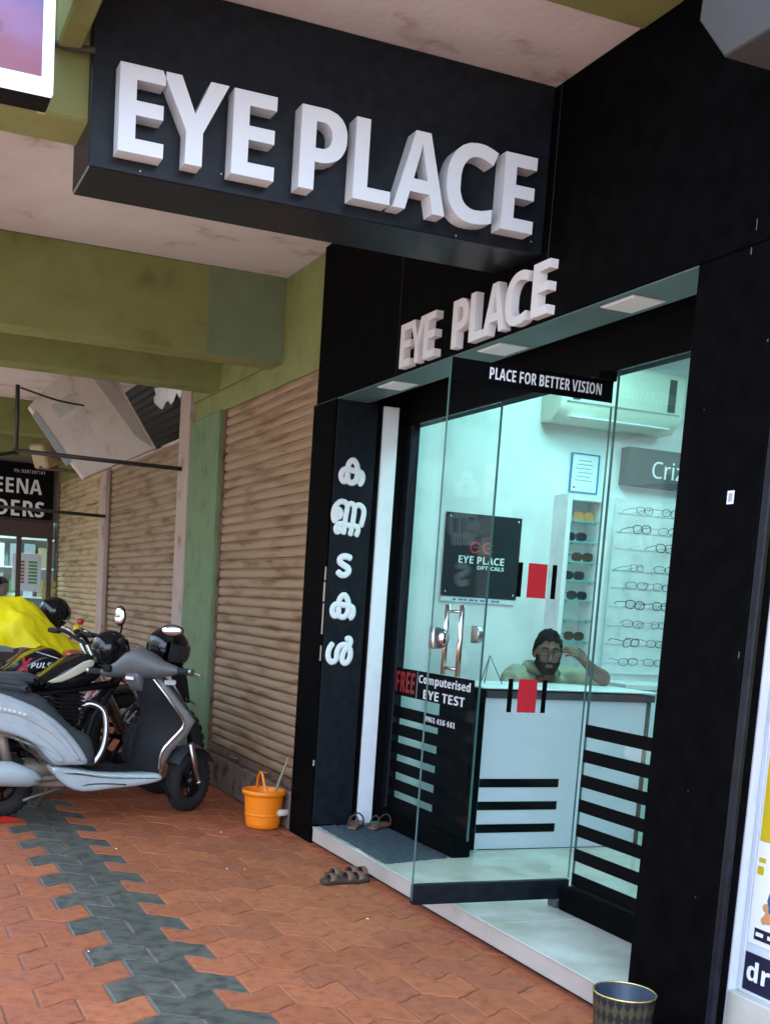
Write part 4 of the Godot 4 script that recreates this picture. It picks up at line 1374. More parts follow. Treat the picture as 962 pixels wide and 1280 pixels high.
# ------------------------------------------------------------------ the far end of the corridor
func far_end() -> void:
	var z := -14.65
	var f := thing("far_shop", "far shop at the end of the arcade with a brown framed glass front", "shop", Vector3(-1.2, 0, z))
	box("brown_band", M.brown_frame, f, Vector3(-2.6, 1.86, z - 0.1), Vector3(-0.02, 2.06, z + 0.02), 0.004)
	box("upper_wall", M.wall, f, Vector3(-2.44, 2.061, z - 0.2), Vector3(0.05, 3.13, z - 0.06), 0.0)
	for x in [-2.58, -1.25, -0.42, -0.05]:
		box("frame_post", M.brown_frame, f, Vector3(x - 0.028, 0.1, z - 0.06), Vector3(x + 0.028, 1.859, z + 0.01), 0.004)
	for x in [[-2.55, -1.28], [-1.222, -0.448], [-0.392, -0.078]]:
		box("pane", M.glass, f, Vector3(x[0], 0.45, z - 0.03), Vector3(x[1], 1.858, z - 0.024), 0.0)
		box("low_panel", M.brown_frame, f, Vector3(x[0], 0.1, z - 0.04), Vector3(x[1], 0.449, z - 0.012), 0.003)
	box("room_back", M.room, f, Vector3(-3.4, 0, z - 2.3), Vector3(0.35, 2.6, z - 2.2), 0.0)
	box("room_side", M.room, f, Vector3(-3.4, 0, z - 2.2), Vector3(-3.3, 2.6, z - 0.2), 0.0)
	box("room_floor", M.cream_tile, f, Vector3(-3.3, -0.05, z - 2.2), Vector3(0.35, 0.1, z), 0.0)
	box("room_ceiling", M.room, f, Vector3(-3.4, 2.6, z - 2.3), Vector3(0.35, 2.7, z - 0.2), 0.0)
	box("front_pier", M.wall, f, Vector3(-3.4, 0.0, z - 0.2), Vector3(-2.62, 2.06, z - 0.06), 0.0)
	var lt := thing("tube_light", "bright ceiling light inside the far shop", "ceiling light", Vector3(-0.9, 2.58, z - 1.0))
	box("diffuser", glow(Color(0.8, 0.98, 1.0), 0.5), lt, Vector3(-1.5, 2.57, z - 1.15), Vector3(-0.3, 2.598, z - 0.85), 0.002)
	var l := AreaLight3D.new()
	l.name = "far_shop_lamp"
	l.area_size = Vector2(1.2, 0.3)
	l.light_energy = 1.0
	l.light_color = Color(0.8, 0.98, 1.0)
	l.area_range = 10.0
	l.shadow_enabled = true
	add_child(l)
	l.transform = Transform3D(Basis(Vector3.RIGHT, -PI / 2), Vector3(-0.9, 2.56, z - 1.0))
	var s := thing("far_shop_sign", "black sign board with pale letters EENA over DERS at the far end", "shop sign", Vector3(-1.2, 2.05, z))
	box("board", M.black_matte, s, Vector3(-2.6, 2.062, z - 0.058), Vector3(-0.03, 2.74, z + 0.03), 0.004)
	words("lettering", "EENA", bold, M.film_white, s, Transform3D(Basis(), Vector3(-0.725, 2.375, z + 0.031)), 0.555, 0.175, 0.01)
	words("lettering", "DERS", bold, M.film_white, s, Transform3D(Basis(), Vector3(-0.705, 2.105, z + 0.031)), 0.565, 0.185, 0.01)
	words("lettering", "Ph:9387397141", mono, M.film_white, s, Transform3D(Basis(), Vector3(-0.50, 2.62, z + 0.031)), 0.36, 0.04, 0.004)
	box("lower_ledge", M.brown_frame, s, Vector3(-2.6, 2.062, z + 0.031), Vector3(-0.03, 2.08, z + 0.05), 0.003)
	# goods behind the far glass
	var b := thing("price_board", "white board with a red list and a green list inside the far shop", "board", Vector3(-0.25, 1.2, z - 0.6))
	box("board", M.paper, b, Vector3(-0.42, 1.2, z - 0.62), Vector3(-0.06, 1.68, z - 0.6), 0.003)
	for k in 7:
		box("red_line", M.goods_red, b, Vector3(-0.37, 1.30 + 0.043 * k, z - 0.599), Vector3(-0.27, 1.327 + 0.043 * k, z - 0.597), 0.0)
		box("green_line", M.goods_green, b, Vector3(-0.22, 1.30 + 0.043 * k, z - 0.599), Vector3(-0.11, 1.327 + 0.043 * k, z - 0.597), 0.0)
	var y := thing("notice_sheets", "stack of pale yellow sheets beside the price board in the far shop", "paper", Vector3(-0.02, 1.0, z - 0.5))
	for k in 4:
		box("sheet", M.goods_yellow, y, Vector3(-0.06, 1.02 + 0.085 * k, z - 0.5), Vector3(0.14, 1.09 + 0.085 * k, z - 0.48), 0.003)
	var w := thing("teal_crate", "teal crate on the counter inside the far shop", "crate", Vector3(-0.2, 0.8, z - 0.5))
	box("crate_body", M.goods_teal, w, Vector3(-0.36, 0.82, z - 0.6), Vector3(-0.02, 0.95, z - 0.35), 0.01)
	box("crate_rim", M.goods_teal, w, Vector3(-0.37, 0.951, z - 0.61), Vector3(-0.01, 0.975, z - 0.34), 0.006)
	var q := thing("far_counter", "grey counter inside the far shop", "counter", Vector3(-0.6, 0.1, z - 0.5))
	box("counter_body", M.goods_grey, q, Vector3(-1.6, 0.101, z - 0.7), Vector3(0.2, 0.80, z - 0.3), 0.006)
	box("counter_top", M.white, q, Vector3(-1.62, 0.801, z - 0.72), Vector3(0.22, 0.819, z - 0.28), 0.004)
	var sh := thing("goods_shelf", "shelf of mixed boxes along the back wall of the far shop", "shelf", Vector3(-1.2, 0.1, z - 2.0))
	for k in 4:
		box("board", M.white, sh, Vector3(-2.4, 0.7 + 0.4 * k, z - 2.19), Vector3(0.3, 0.725 + 0.4 * k, z - 1.9), 0.002)
		for i in 14:
			var hh := rng.randf_range(0.14, 0.32)
			box("goods_box", [M.goods_teal, M.goods_grey, M.beige, M.goods_green, M.goods_grey, M.white, M.room, M.white, M.alu_white][rng.randi() % 9], sh, Vector3(-2.38 + 0.19 * i, 0.7255 + 0.4 * k, z - 2.15), Vector3(-2.38 + 0.19 * i + rng.randf_range(0.1, 0.17), 0.7255 + 0.4 * k + hh, z - 1.93), 0.004)
	var at := Vector3(-0.52, 0, z - 0.9)
	var j := {
		"hip": at + Vector3(0, 0.92, 0), "chest": at + Vector3(0, 1.02, 0), "neck": at + Vector3(0, 1.14, 0.0),
		"ls": at + Vector3(-0.17, 1.08, 0), "rs": at + Vector3(0.17, 1.08, 0), "le": at + Vector3(-0.24, 0.92, 0.05), "lw": at + Vector3(-0.16, 0.86, 0.24), "ln": Vector3(0, 1, 0.1),
		"re": at + Vector3(0.24, 0.92, 0.05), "rw": at + Vector3(0.14, 0.86, 0.24), "rn": Vector3(0, 1, 0.1), "curl": 0.3, "knee": at + Vector3(0, 0.52, 0.02), "ankle": at + Vector3(0, 0.16, 0), "head": at + Vector3(0.0, 1.24, 0.02),
	}
	person("person in a pale yellow shirt behind the far shop glass", at, 0.9, 0.2, j, M.shirt_pale, false)

# ------------------------------------------------------------------ things under the ceiling at the left
func left_fittings() -> void:
	var b := thing("light_box_sign", "lit light box sign with white border and pink and blue print, upper left corner", "light box", Vector3(-2.6, 2.6, -3.45))
	var z := -3.4
	box("casing", M.black_matte, b, Vector3(-3.0, 2.602, z - 0.14), Vector3(-1.783, 3.10, z - 0.03), 0.004)
	box("bracket", M.beige, b, Vector3(-1.80, 2.62, z - 0.20), Vector3(-1.775, 2.72, z - 0.141), 0.002)
	box("white_border", glow(Color(0.93, 0.95, 1.0), 0.14), b, Vector3(-3.0, 2.602, z - 0.029), Vector3(-1.783, 3.10, z - 0.004), 0.003)
	var im := Image.create(64, 64, false, Image.FORMAT_RGB8)
	var nz := FastNoiseLite.new()
	nz.seed = 5
	nz.frequency = 0.05
	for y in 64:
		for x in 64:
			var v := y / 63.0 + 0.25 * nz.get_noise_2d(x, y * 0.6)
			var c := Color(0.30, 0.52, 0.74).lerp(Color(0.42, 0.42, 0.68), clampf((v - 0.35) * 4.0, 0, 1)).lerp(Color(0.60, 0.42, 0.60), clampf((v - 0.55) * 5.0, 0, 1)).lerp(Color(0.58, 0.30, 0.38), clampf((v - 0.82) * 5.0, 0, 1))
			if nz.get_noise_2d(x * 1.3 + 90, y * 0.5) > 0.25:
				c = c.darkened(0.22)
			im.set_pixel(x, y, c.darkened(0.22))
	var face_m := StandardMaterial3D.new()
	var tex := ImageTexture.create_from_image(im)
	face_m.albedo_texture = tex
	face_m.roughness = 0.4
	face_m.emission_enabled = true
	face_m.emission_texture = tex
	face_m.emission_operator = BaseMaterial3D.EMISSION_OP_MULTIPLY
	face_m.emission = Color.WHITE
	face_m.emission_energy_multiplier = 0.05
	var qm := QuadMesh.new()
	qm.size = Vector2(1.15, 0.44)
	put("print_face", qm, face_m, b, Transform3D(Basis(), Vector3(-2.39, 2.862, z - 0.002)))
	words("lettering", "44", bold, glow(Color(1, 1, 1), 0.14), b, Transform3D(Basis(), Vector3(-1.985, 2.742, z - 0.0015)), 0.055, 0.04)
	var al := AreaLight3D.new()
	al.name = "light_box_lamp"
	al.area_size = Vector2(1.2, 0.49)
	al.light_energy = 0.03
	al.light_color = Color(0.85, 0.75, 0.95)
	al.area_range = 10.0
	al.shadow_enabled = true
	add_child(al)
	al.transform = Transform3D(Basis(Vector3.UP, PI), Vector3(-2.39, 2.85, z + 0.012))
	var w := thing("black_cable", "black cable stretched from the light box to the hanging sign", "cable", Vector3(-1.7, 2.9, -3.78))
	var st := ns(true)
	tube(st, curve3(v3([[-1.80, 2.905, -3.786], [-1.70, 2.895, -3.783], [-1.61, 2.89, -3.752]]), 4), 0.011, 8)
	part("cable", st, M.rod, w)
	# metal frame rods
	for q in [[-8.62, 2.21, 2.672, "black hanging rod frame nearest the green pillar, under the beam"], [-11.45, 1.99, 2.67, "second black rod frame, farther back by the white post"]]:
		var r := thing("rod_frame", q[3], "metal frame", Vector3(-0.6, q[1], q[0]), 0.0, "black rod frames across the arcade")
		var rs := ns(true)
		tube(rs, v3([[-1.22, q[2], q[0]], [-1.22, q[1] - 0.02, q[0]]]), 0.016, 8)
		part("upright", rs, M.rod, r)
		rs = ns(true)
		tube(rs, v3([[-1.24, q[1] + 0.01, q[0]], [-0.012, q[1], q[0]]]), 0.016, 8)
		part("crossbar", rs, M.rod, r)
		rs = ns(true)
		tube(rs, v3([[-1.22, q[1], q[0]], [-2.2, q[1] - 0.30, q[0] + 0.5]]), 0.013, 8)
		part("brace", rs, M.rod, r)
		if q[0] > -9.0:
			rs = ns(true)
			tube(rs, curve3(v3([[-1.20, 2.655, q[0]], [-0.95, 2.60, q[0]], [-0.72, 2.615, q[0] - 0.2]]), 4), 0.008, 6)
			part("slack_wire", rs, M.rod, r)
	# tilted white box
	var t := thing("tilted_light_box", "dusty white box sign hanging tilted above the middle shutter", "box sign", Vector3(-0.5, 2.1, -9.4))
	var bs := ns()
	cur = Transform3D(Basis(Vector3.UP, -0.12), Vector3(-0.45, 0, -9.3))
	slab(bs, v2([[-0.60, 2.64], [-0.335, 2.96], [0.045, 2.95], [0.395, 2.42], [-0.165, 2.135]]), -0.16, 0.0, 0.012, 2)
	part("box_shell", bs, M.panel_white, t)
	bs = ns()
	slab(bs, v2([[-0.14, 2.93], [0.03, 2.92], [0.365, 2.42], [0.22, 2.50]]), 0.001, 0.012, 0.003)
	part("side_flap", bs, mk(lin(0.36, 0.31, 0.28), 0.6, 0, M.soft, 2.0), t)
	bs = ns()
	slab(bs, v2([[-0.57, 2.575], [-0.545, 2.62], [-0.26, 2.26], [-0.30, 2.215]]), 0.001, 0.01, 0.003)
	part("edge_strip", bs, mk(lin(0.30, 0.31, 0.33), 0.6), t)
	bs = ns()
	slab(bs, v2([[-0.43, 2.66], [-0.29, 2.77], [-0.23, 2.69], [-0.36, 2.58]]), 0.001, 0.006, 0.002)
	part("faded_print", bs, mk(lin(0.46, 0.45, 0.41), 0.7, 0, M.soft, 6.0), t)
	bs = ns()
	slab(bs, v2([[-0.33, 2.54], [-0.20, 2.66], [-0.10, 2.50], [-0.22, 2.40]]), 0.001, 0.004, 0.001)
	part("faded_print", bs, mk(lin(0.56, 0.49, 0.45), 0.7, 0, M.soft, 6.0), t)
	bs = ns(true)
	tube(bs, v3([[0.02, 2.93, -0.05], [0.42, 3.0, -0.1]]), 0.012, 8)
	part("support_tube", bs, M.panel_white, t)
	bs = ns(true)
	tube(bs, v3([[-0.3, 2.9, -0.08], [-0.3, 3.13, -0.08]]), 0.01, 6)
	tube(bs, v3([[0.38, 2.42, -0.08], [0.47, 2.46, -0.12]]), 0.01, 6)
	part("hanger", bs, M.rod, t)
	cur = Transform3D.IDENTITY
	var pc := thing("torn_sheet", "crumpled white sheet stuck above the shutter beside the green pillar", "sheet", Vector3(0, 2.75, -9.0))
	var ps := ns(true)
	var pts := []
	for i in 9:
		var row := []
		for k in 5:
			row.append(Vector3(-0.015 - 0.05 * sin(i * 1.3) * sin(k * 1.1) - 0.03 * k * 0.3, 2.80 + 0.028 * k - 0.018 * (4 - k) * absf(sin(i * 0.9)), -9.45 + 0.085 * i))
		pts.append(row)
	for i in 8:
		for k in 4:
			quad(ps, pts[i][k], pts[i + 1][k], pts[i + 1][k + 1], pts[i][k + 1])
	part("sheet", ps, M.paper, pc)
	# outdoor unit
	var c := thing("outdoor_unit", "beige air conditioner outdoor unit high above the cream shutter", "outdoor unit", Vector3(-0.3, 2.58, -13.0))
	cur = Transform3D(Basis(Vector3.UP, 0.5) * Basis(Vector3.BACK, 0.35), Vector3(-0.29, 2.72, -13.0))
	var cs := ns()
	bx(cs, Vector3.ZERO, Vector3(0.44, 0.26, 0.24), 0.02)
	part("casing", cs, M.beige, c)
	cs = ns(true)
	tube(cs, v3([[-0.06, 0, 0.115], [-0.06, 0, 0.128]]), 0.1, 20)
	part("fan_ring", cs, mk(lin(0.3, 0.24, 0.15), 0.6), c)
	for k in 5:
		cs = ns()
		bx(cs, Vector3(-0.06, -0.08 + 0.04 * k, 0.131), Vector3(0.19, 0.006, 0.005), 0.001)
		part("grille_bar", cs, M.beige, c)
	cur = Transform3D.IDENTITY
	box("wall_bracket", M.rust_brown, c, Vector3(-0.45, 2.53, -13.1), Vector3(0.0, 2.55, -12.9), 0.003)

# ------------------------------------------------------------------ vehicles
func wheel(t: Node3D, c: Vector3, R: float, w: float, turn: float, spokes: int, rim_m: Material) -> void:
	var keep := cur
	cur = Transform3D(Basis(Vector3.UP, turn), c) * Transform3D(Basis(Vector3.RIGHT, PI / 2), Vector3.ZERO)
	var st := ns(true)
	var prof := []
	for i in 13:
		var a := -2.5 + 5.0 * i / 12.0
		prof.append(Vector2(R - w * 0.55 + w * 0.55 * cos(a), w * 0.5 * sin(a)))
	lathe(st, prof, 36)
	var tyre := part("tyre", st, M.rubber, t)
	st = ns()
	for k in 30:
		var a := TAU * k / 30
		for s in [-1.0, 1.0]:
			var kk := cur
			cur = cur * Transform3D(Basis(Vector3.UP, -a), Vector3.ZERO)
			bx(st, Vector3(R - 0.002, s * w * 0.17, 0.0), Vector3(0.006, w * 0.28, R * 0.13), 0.001)
			cur = kk
	part("tread", st, M.rubber, tyre)
	st = ns(true)
	var ri := R - w * 0.85
	lathe(st, v2([[ri, -w * 0.34], [ri + 0.012, -w * 0.40], [ri + 0.004, -w * 0.2], [ri - 0.01, 0], [ri + 0.004, w * 0.2], [ri + 0.012, w * 0.40], [ri, w * 0.34], [ri - 0.022, 0.0]]), 32, true)
	for k in spokes:
		var a := TAU * k / spokes
		tube(st, v3([[0.02 * cos(a), 0.0, 0.02 * sin(a)], [(ri - 0.005) * cos(a + 0.12), 0.006, (ri - 0.005) * sin(a + 0.12)]]), [0.02, 0.012] if spokes < 9 else [0.004, 0.003], 6)
	tube(st, v3([[0, -w * 0.55, 0], [0, w * 0.55, 0]]), 0.035, 12)
	part("rim", st, rim_m, t)
	cur = keep

func helmet(label: String, at: Vector3, yaw: float, r: float, tilt := 0.0) -> Node3D:
	var t := thing("helmet", label, "helmet", at)
	cur = Transform3D(Basis(Vector3.UP, yaw) * Basis(Vector3.BACK, tilt), at)
	var st := ns(true)
	# shell: a ball with the face opening cut away, thickened
	var rows := 16
	var cols := 28
	for layer in 2:
		var k := 1.0 if layer == 0 else 0.9
		for i in rows:
			for j in cols:
				var p := []
				var open := false
				for q in [[i, j], [i, j + 1], [i + 1, j + 1], [i + 1, j]]:
					var th: float = PI * 0.80 * q[0] / rows
					var ph: float = TAU * q[1] / cols
					var v := Vector3(sin(th) * cos(ph) * 1.08, cos(th) + (-0.1 if th > 2.0 else 0.0), sin(th) * sin(ph) * 0.95)
					p.append(v * r * k)
					if v.x > 0.45 and v.y < 0.42 and v.y > -0.38 and absf(v.z) < 0.75:
						open = true
				if open:
					continue
				if layer == 0:
					quad(st, p[0], p[1], p[2], p[3])
				else:
					quad(st, p[3], p[2], p[1], p[0])
	part("shell", st, M.gloss_black, t)
	st = ns(true)
	for i in 8:
		for j in 10:
			var p := []
			for q in [[i, j], [i, j + 1], [i + 1, j + 1], [i + 1, j]]:
				var a: float = -0.85 + 1.7 * q[1] / 10.0
				var e: float = -0.42 + 0.88 * q[0] / 8.0
				p.append(Vector3(cos(a) * cos(e) * 1.10, sin(e), sin(a) * cos(e) * 1.02) * r * 1.02)
			quad(st, p[0], p[3], p[2], p[1])
	part("visor", st, M.visor, t)
	st = ns(true)
	var rim_p := []
	for j in cols + 1:
		var ph := TAU * j / cols
		rim_p.append(Vector3(sin(2.52) * cos(ph) * 1.08, cos(2.52) - 0.1, sin(2.52) * sin(ph) * 0.95) * r)
	tube(st, rim_p, r * 0.06, 6, false)
	part("edge_trim", st, M.black_plastic, t)
	st = ns(true)
	for s in [-1.0, 1.0]:
		tube(st, v3([[0.1 * r, -0.02 * r, s * 0.93 * r], [0.1 * r, -0.02 * r, s * 1.03 * r]]), 0.14 * r, 12)
	part("visor_pivot", st, M.black_plastic, t)
	cur = Transform3D.IDENTITY
	return t

func mirror_on(t: Node3D, foot: Vector3, head: Vector3, yaw: float, glass_m: Material, w := 0.065, h := 0.036) -> void:
	var st := ns(true)
	tube(st, curve3([foot, foot.lerp(head, 0.55) + Vector3(0.015, 0.0, 0.0), head], 4), 0.006, 6)
	var keep := cur
	part("mirror_stem", st, M.black_plastic, t)
	cur = cur * Transform3D(Basis(Vector3.UP, yaw), head)
	st = ns(true)
	ball(st, Vector3.ZERO, Vector3(w, h, 0.02), 20, 10)
	var bk := part("mirror_back", st, M.black_plastic, t)
	st = ns(true)
	ball(st, Vector3(0, 0, 0.012), Vector3(w * 0.9, h * 0.86, 0.0095), 20, 8)
	part("mirror_glass", st, glass_m, bk)
	cur = keep

func loft(st: SurfaceTool, rows: Array, closed: bool) -> void:
	for i in rows.size() - 1:
		var n: int = rows[i].size()
		for k in (n if closed else n - 1):
			quad(st, rows[i][k], rows[i][(k + 1) % n], rows[i + 1][(k + 1) % n], rows[i + 1][k])

func scooter() -> void:
	var at := Vector3(-1.455, 0, -6.46)
	var t := thing("scooter", "silver and grey scooter parked facing the brown shutter", "scooter", at, 0.13)
	frame = W[t]
	wheel(t, Vector3(-0.075, 0.185, 0), 0.185, 0.095, 0, 5, M.rim)
	wheel(t, Vector3(1.045, 0.182, 0), 0.182, 0.085, 0.50, 5, M.rim)
	var st := ns(true)
	var body := curve2(v2([[-0.62, 0.70], [-0.55, 0.745], [-0.30, 0.735], [-0.12, 0.705], [0.055, 0.640], [0.153, 0.584], [0.245, 0.510], [0.335, 0.405], [0.372, 0.320], [0.28, 0.312], [0.175, 0.318], [0.104, 0.393], [0.03, 0.452], [-0.115, 0.497], [-0.35, 0.56]]), 3)
	slab(st, body, -0.182, 0.182, 0.03, 4)
	part("side_fairing", st, M.silver, t)
	st = ns(true)
	slab(st, curve2(v2([[-0.60, 0.715], [-0.30, 0.712], [-0.12, 0.682], [0.05, 0.620], [0.17, 0.535], [0.27, 0.425], [0.325, 0.345], [0.29, 0.352], [0.20, 0.450], [0.06, 0.545], [-0.12, 0.604], [-0.55, 0.64]]), 3), -0.192, 0.192, 0.012, 3)
	part("upper_fairing", st, M.silver, t)
	st = ns(true)
	slab(st, curve2(v2([[-0.40, 0.580], [-0.13, 0.555], [0.04, 0.505], [0.16, 0.425], [0.235, 0.345], [0.19, 0.335], [0.125, 0.392], [0.06, 0.44], [-0.10, 0.505], [-0.35, 0.57]]), 3), -0.191, 0.191, 0.010, 3)
	part("lower_fairing", st, M.silver, t)
	for s in [-1.0, 1.0]:
		st = ns()
		for q in [[-0.13, 0.628], [-0.10, 0.622], [-0.075, 0.617], [-0.05, 0.611], [-0.02, 0.603], [0.005, 0.596]]:
			bx(st, Vector3(q[0], q[1], s * 0.1925), Vector3(0.016, 0.012, 0.002), 0.0)
		part("script_badge", st, M.paper, t)
	st = ns(true)
	slab(st, curve2(v2([[-0.55, 0.80], [-0.12, 0.735], [0.013, 0.715], [0.122, 0.682], [0.207, 0.602], [0.294, 0.520], [0.395, 0.462], [0.425, 0.39], [0.428, 0.30], [0.35, 0.31], [0.29, 0.40], [0.20, 0.48], [-0.1, 0.62], [-0.5, 0.70]]), 3), -0.135, 0.135, 0.04, 3)
	part("under_seat_panel", st, M.grey_paint, t)
	st = ns(true)
	slab(st, curve2(v2([[-0.60, 0.83], [-0.45, 0.86], [-0.25, 0.825], [-0.12, 0.79], [0.0, 0.772], [0.055, 0.735], [0.05, 0.70], [-0.10, 0.705], [-0.5, 0.745]]), 3), -0.14, 0.14, 0.045, 3)
	part("seat", st, M.seat, t)
	for s in [-1.0, 1.0]:
		st = ns(true)
		tube(st, curve3(v3([[-0.45, 0.575, s * 0.180], [-0.114, 0.489, s * 0.187], [-0.02, 0.455, s * 0.187], [0.069, 0.413, s * 0.187], [0.111, 0.362, s * 0.186], [0.175, 0.312, s * 0.184]]), 4), 0.008, 8)
		part("chrome_trim", st, M.chrome, t)
		st = ns(true)
		tube(st, curve3(v3([[0.19, 0.268, s * 0.155], [0.32, 0.262, s * 0.167], [0.50, 0.240, s * 0.167], [0.79, 0.228, s * 0.160]]), 4), 0.006, 6)
		part("floor_moulding", st, M.chrome, t)
		st = ns(true)
		tube(st, curve3(v3([[0.30, 0.185, s * 0.158], [0.42, 0.205, s * 0.166], [0.60, 0.197, s * 0.166]]), 4), 0.004, 6)
		part("floor_crease", st, M.grey_paint, t)
	st = ns(true)
	slab(st, curve2(v2([[0.17, 0.300], [0.30, 0.288], [0.446, 0.266], [0.70, 0.254], [0.80, 0.252], [0.815, 0.215], [0.70, 0.188], [0.522, 0.172], [0.35, 0.160], [0.24, 0.205]]), 3), -0.165, 0.165, 0.02, 3)
	part("floorboard", st, M.silver, t)
	st = ns()
	for k in 5:
		bx(st, Vector3(0.55, 0.268, -0.1 + 0.05 * k), Vector3(0.34, 0.012, 0.026), 0.004)
	part("foot_mat", st, M.black_plastic, t)
	# leg shield
	var prof := [[0.80, 0.700, 0.755, 0.11, 0.840], [0.75, 0.690, 0.785, 0.145, 0.885], [0.66, 0.715, 0.850, 0.175, 0.955], [0.55, 0.735, 0.925, 0.19, 1.050], [0.46, 0.725, 0.862, 0.182, 1.010], [0.38, 0.715, 0.805, 0.165, 0.925], [0.28, 0.695, 0.800, 0.15, 0.860], [0.20, 0.695, 0.815, 0.13, 0.835]]
	var inner := []
	var outer := []
	var edges := [[], []]
	for p in prof:
		var y: float = p[0]
		var row := []
		for k in 9:
			var a := -1.0 + k / 4.0
			row.append(Vector3(lerpf(p[1], p[2], pow(absf(a), 1.7)), y, a * p[3]))
		inner.append(row)
		row = []
		for k in 11:
			var a := -1.0 + k / 5.0
			row.append(Vector3(lerpf(p[4], p[2], pow(absf(a), 2.6)) + (0.001 if absf(a) < 1.0 else 0.0), y, a * p[3]))
		outer.append(row)
		for e in 2:
			edges[e].append(Vector3(p[2], y, (e * 2 - 1) * p[3]))
	st = ns(true)
	loft(st, inner, false)
	part("leg_shield_inner", st, M.black_plastic, t)
	st = ns(true)
	loft(st, outer, false)
	part("front_apron", st, M.silver, t)
	for e in 2:
		st = ns(true)
		tube(st, curve3(edges[e].slice(0, 7), 3), 0.0095, 8)
		part("chrome_trim", st, M.chrome, t)
	st = ns(true)
	slab(st, curve2(v2([[0.86, 0.80], [0.93, 0.73], [1.065, 0.555], [1.045, 0.535], [0.98, 0.60], [0.88, 0.72]]), 2), -0.05, 0.05, 0.02, 3)
	part("nose_panel", st, M.grey_paint, t)
	st = ns(true)
	for s in [-1.0, 1.0]:
		st = ns(true)
		ball(st, Vector3(0.975, 0.60, s * 0.115), Vector3(0.03, 0.035, 0.025), 12, 8)
		part("front_indicator", st, M.lens_clear, t)
	st = ns()
	bx(st, Vector3(0.862, 0.775, 0.105), Vector3(0.07, 0.03, 0.02), 0.008)
	part("badge_plate", st, M.paper, t)
	# steering: everything that turns with the bar
	var turn := Transform3D(Basis(Vector3.UP, 0.50), Vector3(0.715, 0, 0))
	st = ns(true)
	cur = turn
	var cover := []
	for q in [[-0.29, 0.800, 0.020, 0.016], [-0.25, 0.803, 0.034, 0.03], [-0.17, 0.825, 0.050, 0.048], [-0.08, 0.858, 0.078, 0.080], [0.0, 0.872, 0.092, 0.098], [0.08, 0.868, 0.078, 0.080], [0.17, 0.855, 0.050, 0.048], [0.25, 0.853, 0.034, 0.03], [0.29, 0.853, 0.020, 0.016]]:
		var row := []
		for k in 12:
			var a := TAU * k / 12
			row.append(Vector3(q[2] * cos(a) * 1.0, q[1] + q[3] * sin(a), q[0]))
		cover.append(row)
	loft(st, cover, true)
	part("handlebar_cover", st, M.dull_grey, t)
	st = ns(true)
	slab(st, curve2(v2([[-0.075, 0.80], [-0.03, 0.715], [0.08, 0.72], [0.10, 0.80], [0.05, 0.86], [-0.04, 0.86]]), 2), -0.055, 0.055, 0.03, 3)
	part("steering_neck", st, M.dull_grey, t)
	st = ns()
	bx(st, Vector3(-0.085, 0.79, 0.0), Vector3(0.012, 0.018, 0.06), 0.003)
	part("key_plate", st, M.paper, t)
	for s in [-1.0, 1.0]:
		st = ns(true)
		var gy := 0.80 if s < 0 else 0.853
		tube(st, v3([[0, gy, s * 0.27], [-0.01, gy, s * 0.375]]), [0.019, 0.019], 10)
		var grip := part("grip", st, M.rubber, t)
		st = ns(true)
		tube(st, v3([[-0.01, gy, s * 0.375], [-0.01, gy, s * 0.39]]), 0.022, 10)
		part("bar_end", st, M.steel, grip)
		st = ns(true)
		tube(st, curve3(v3([[0.05, gy, s * 0.26], [0.07, gy - 0.005, s * 0.32], [0.055, gy - 0.02, s * 0.40]]), 3), 0.007, 6)
		part("brake_lever", st, M.steel, t)
	st = ns(true)
	ball(st, Vector3(0.095, 0.87, 0), Vector3(0.03, 0.06, 0.075), 16, 10)
	part("headlight", st, M.lens_clear, t)
	st = ns()
	bx(st, Vector3(-0.055, 0.83, -0.2), Vector3(0.03, 0.04, 0.06), 0.008)
	part("switch_block", st, M.black_plastic, t)
	mirror_on(t, Vector3(0.02, 0.91, 0.19), Vector3(0.02, 1.075, 0.21), -0.95, M.mirror, 0.066, 0.034)
	cur = Transform3D(Basis(Vector3.UP, 0.50), Vector3(1.045, 0, 0))
	for s in [-1.0, 1.0]:
		st = ns(true)
		tube(st, v3([[-0.085, 0.42, s * 0.075], [-0.005, 0.195, s * 0.075]]), [0.017, 0.021], 10)
		part("fork_leg", st, M.steel, t)
		st = ns(true)
		tube(st, v3([[0, 0.182, s * 0.05], [0, 0.182, s * 0.10]]), 0.014, 8)
		part("axle_nut", st, M.steel, t)
	st = ns(true)
	var fen := []
	for i in 9:
		var a := 0.45 + 2.1 * i / 8.0
		var row := []
		for k in 7:
			var b := -1.0 + k / 3.0
			row.append(Vector3(cos(a) * (0.215 - 0.02 * b * b), 0.19 + sin(a) * (0.215 - 0.02 * b * b), b * 0.058))
		fen.append(row)
	loft(st, fen, false)
	part("front_fender", st, M.grey_paint, t)
	cur = Transform3D.IDENTITY
	for q in [[[0.60, 0.80, -0.22], [0.72, 0.72, -0.12], [0.80, 0.66, -0.04]], [[0.66, 0.82, -0.12], [0.74, 0.70, 0.02], [0.80, 0.62, 0.04]]]:
		st = ns(true)
		tube(st, curve3(v3(q), 4), 0.005, 6)
		part("cable", st, M.black_plastic, t)
	# rear mechanics
	st = ns(true)
	tube(st, v3([[-0.42, 0.285, 0.165], [-0.38, 0.285, 0.165], [-0.06, 0.27, 0.165], [0.05, 0.245, 0.16], [0.10, 0.230, 0.155]]), [0.03, 0.066, 0.07, 0.052, 0.03], 16)
	part("muffler", st, M.silver, t)
	st = ns(true)
	tube(st, curve3(v3([[0.09, 0.232, 0.15], [0.20, 0.235, 0.13], [0.31, 0.22, 0.08]]), 4), 0.017, 8)
	part("exhaust_pipe", st, M.dirty_metal, t)
	st = ns()
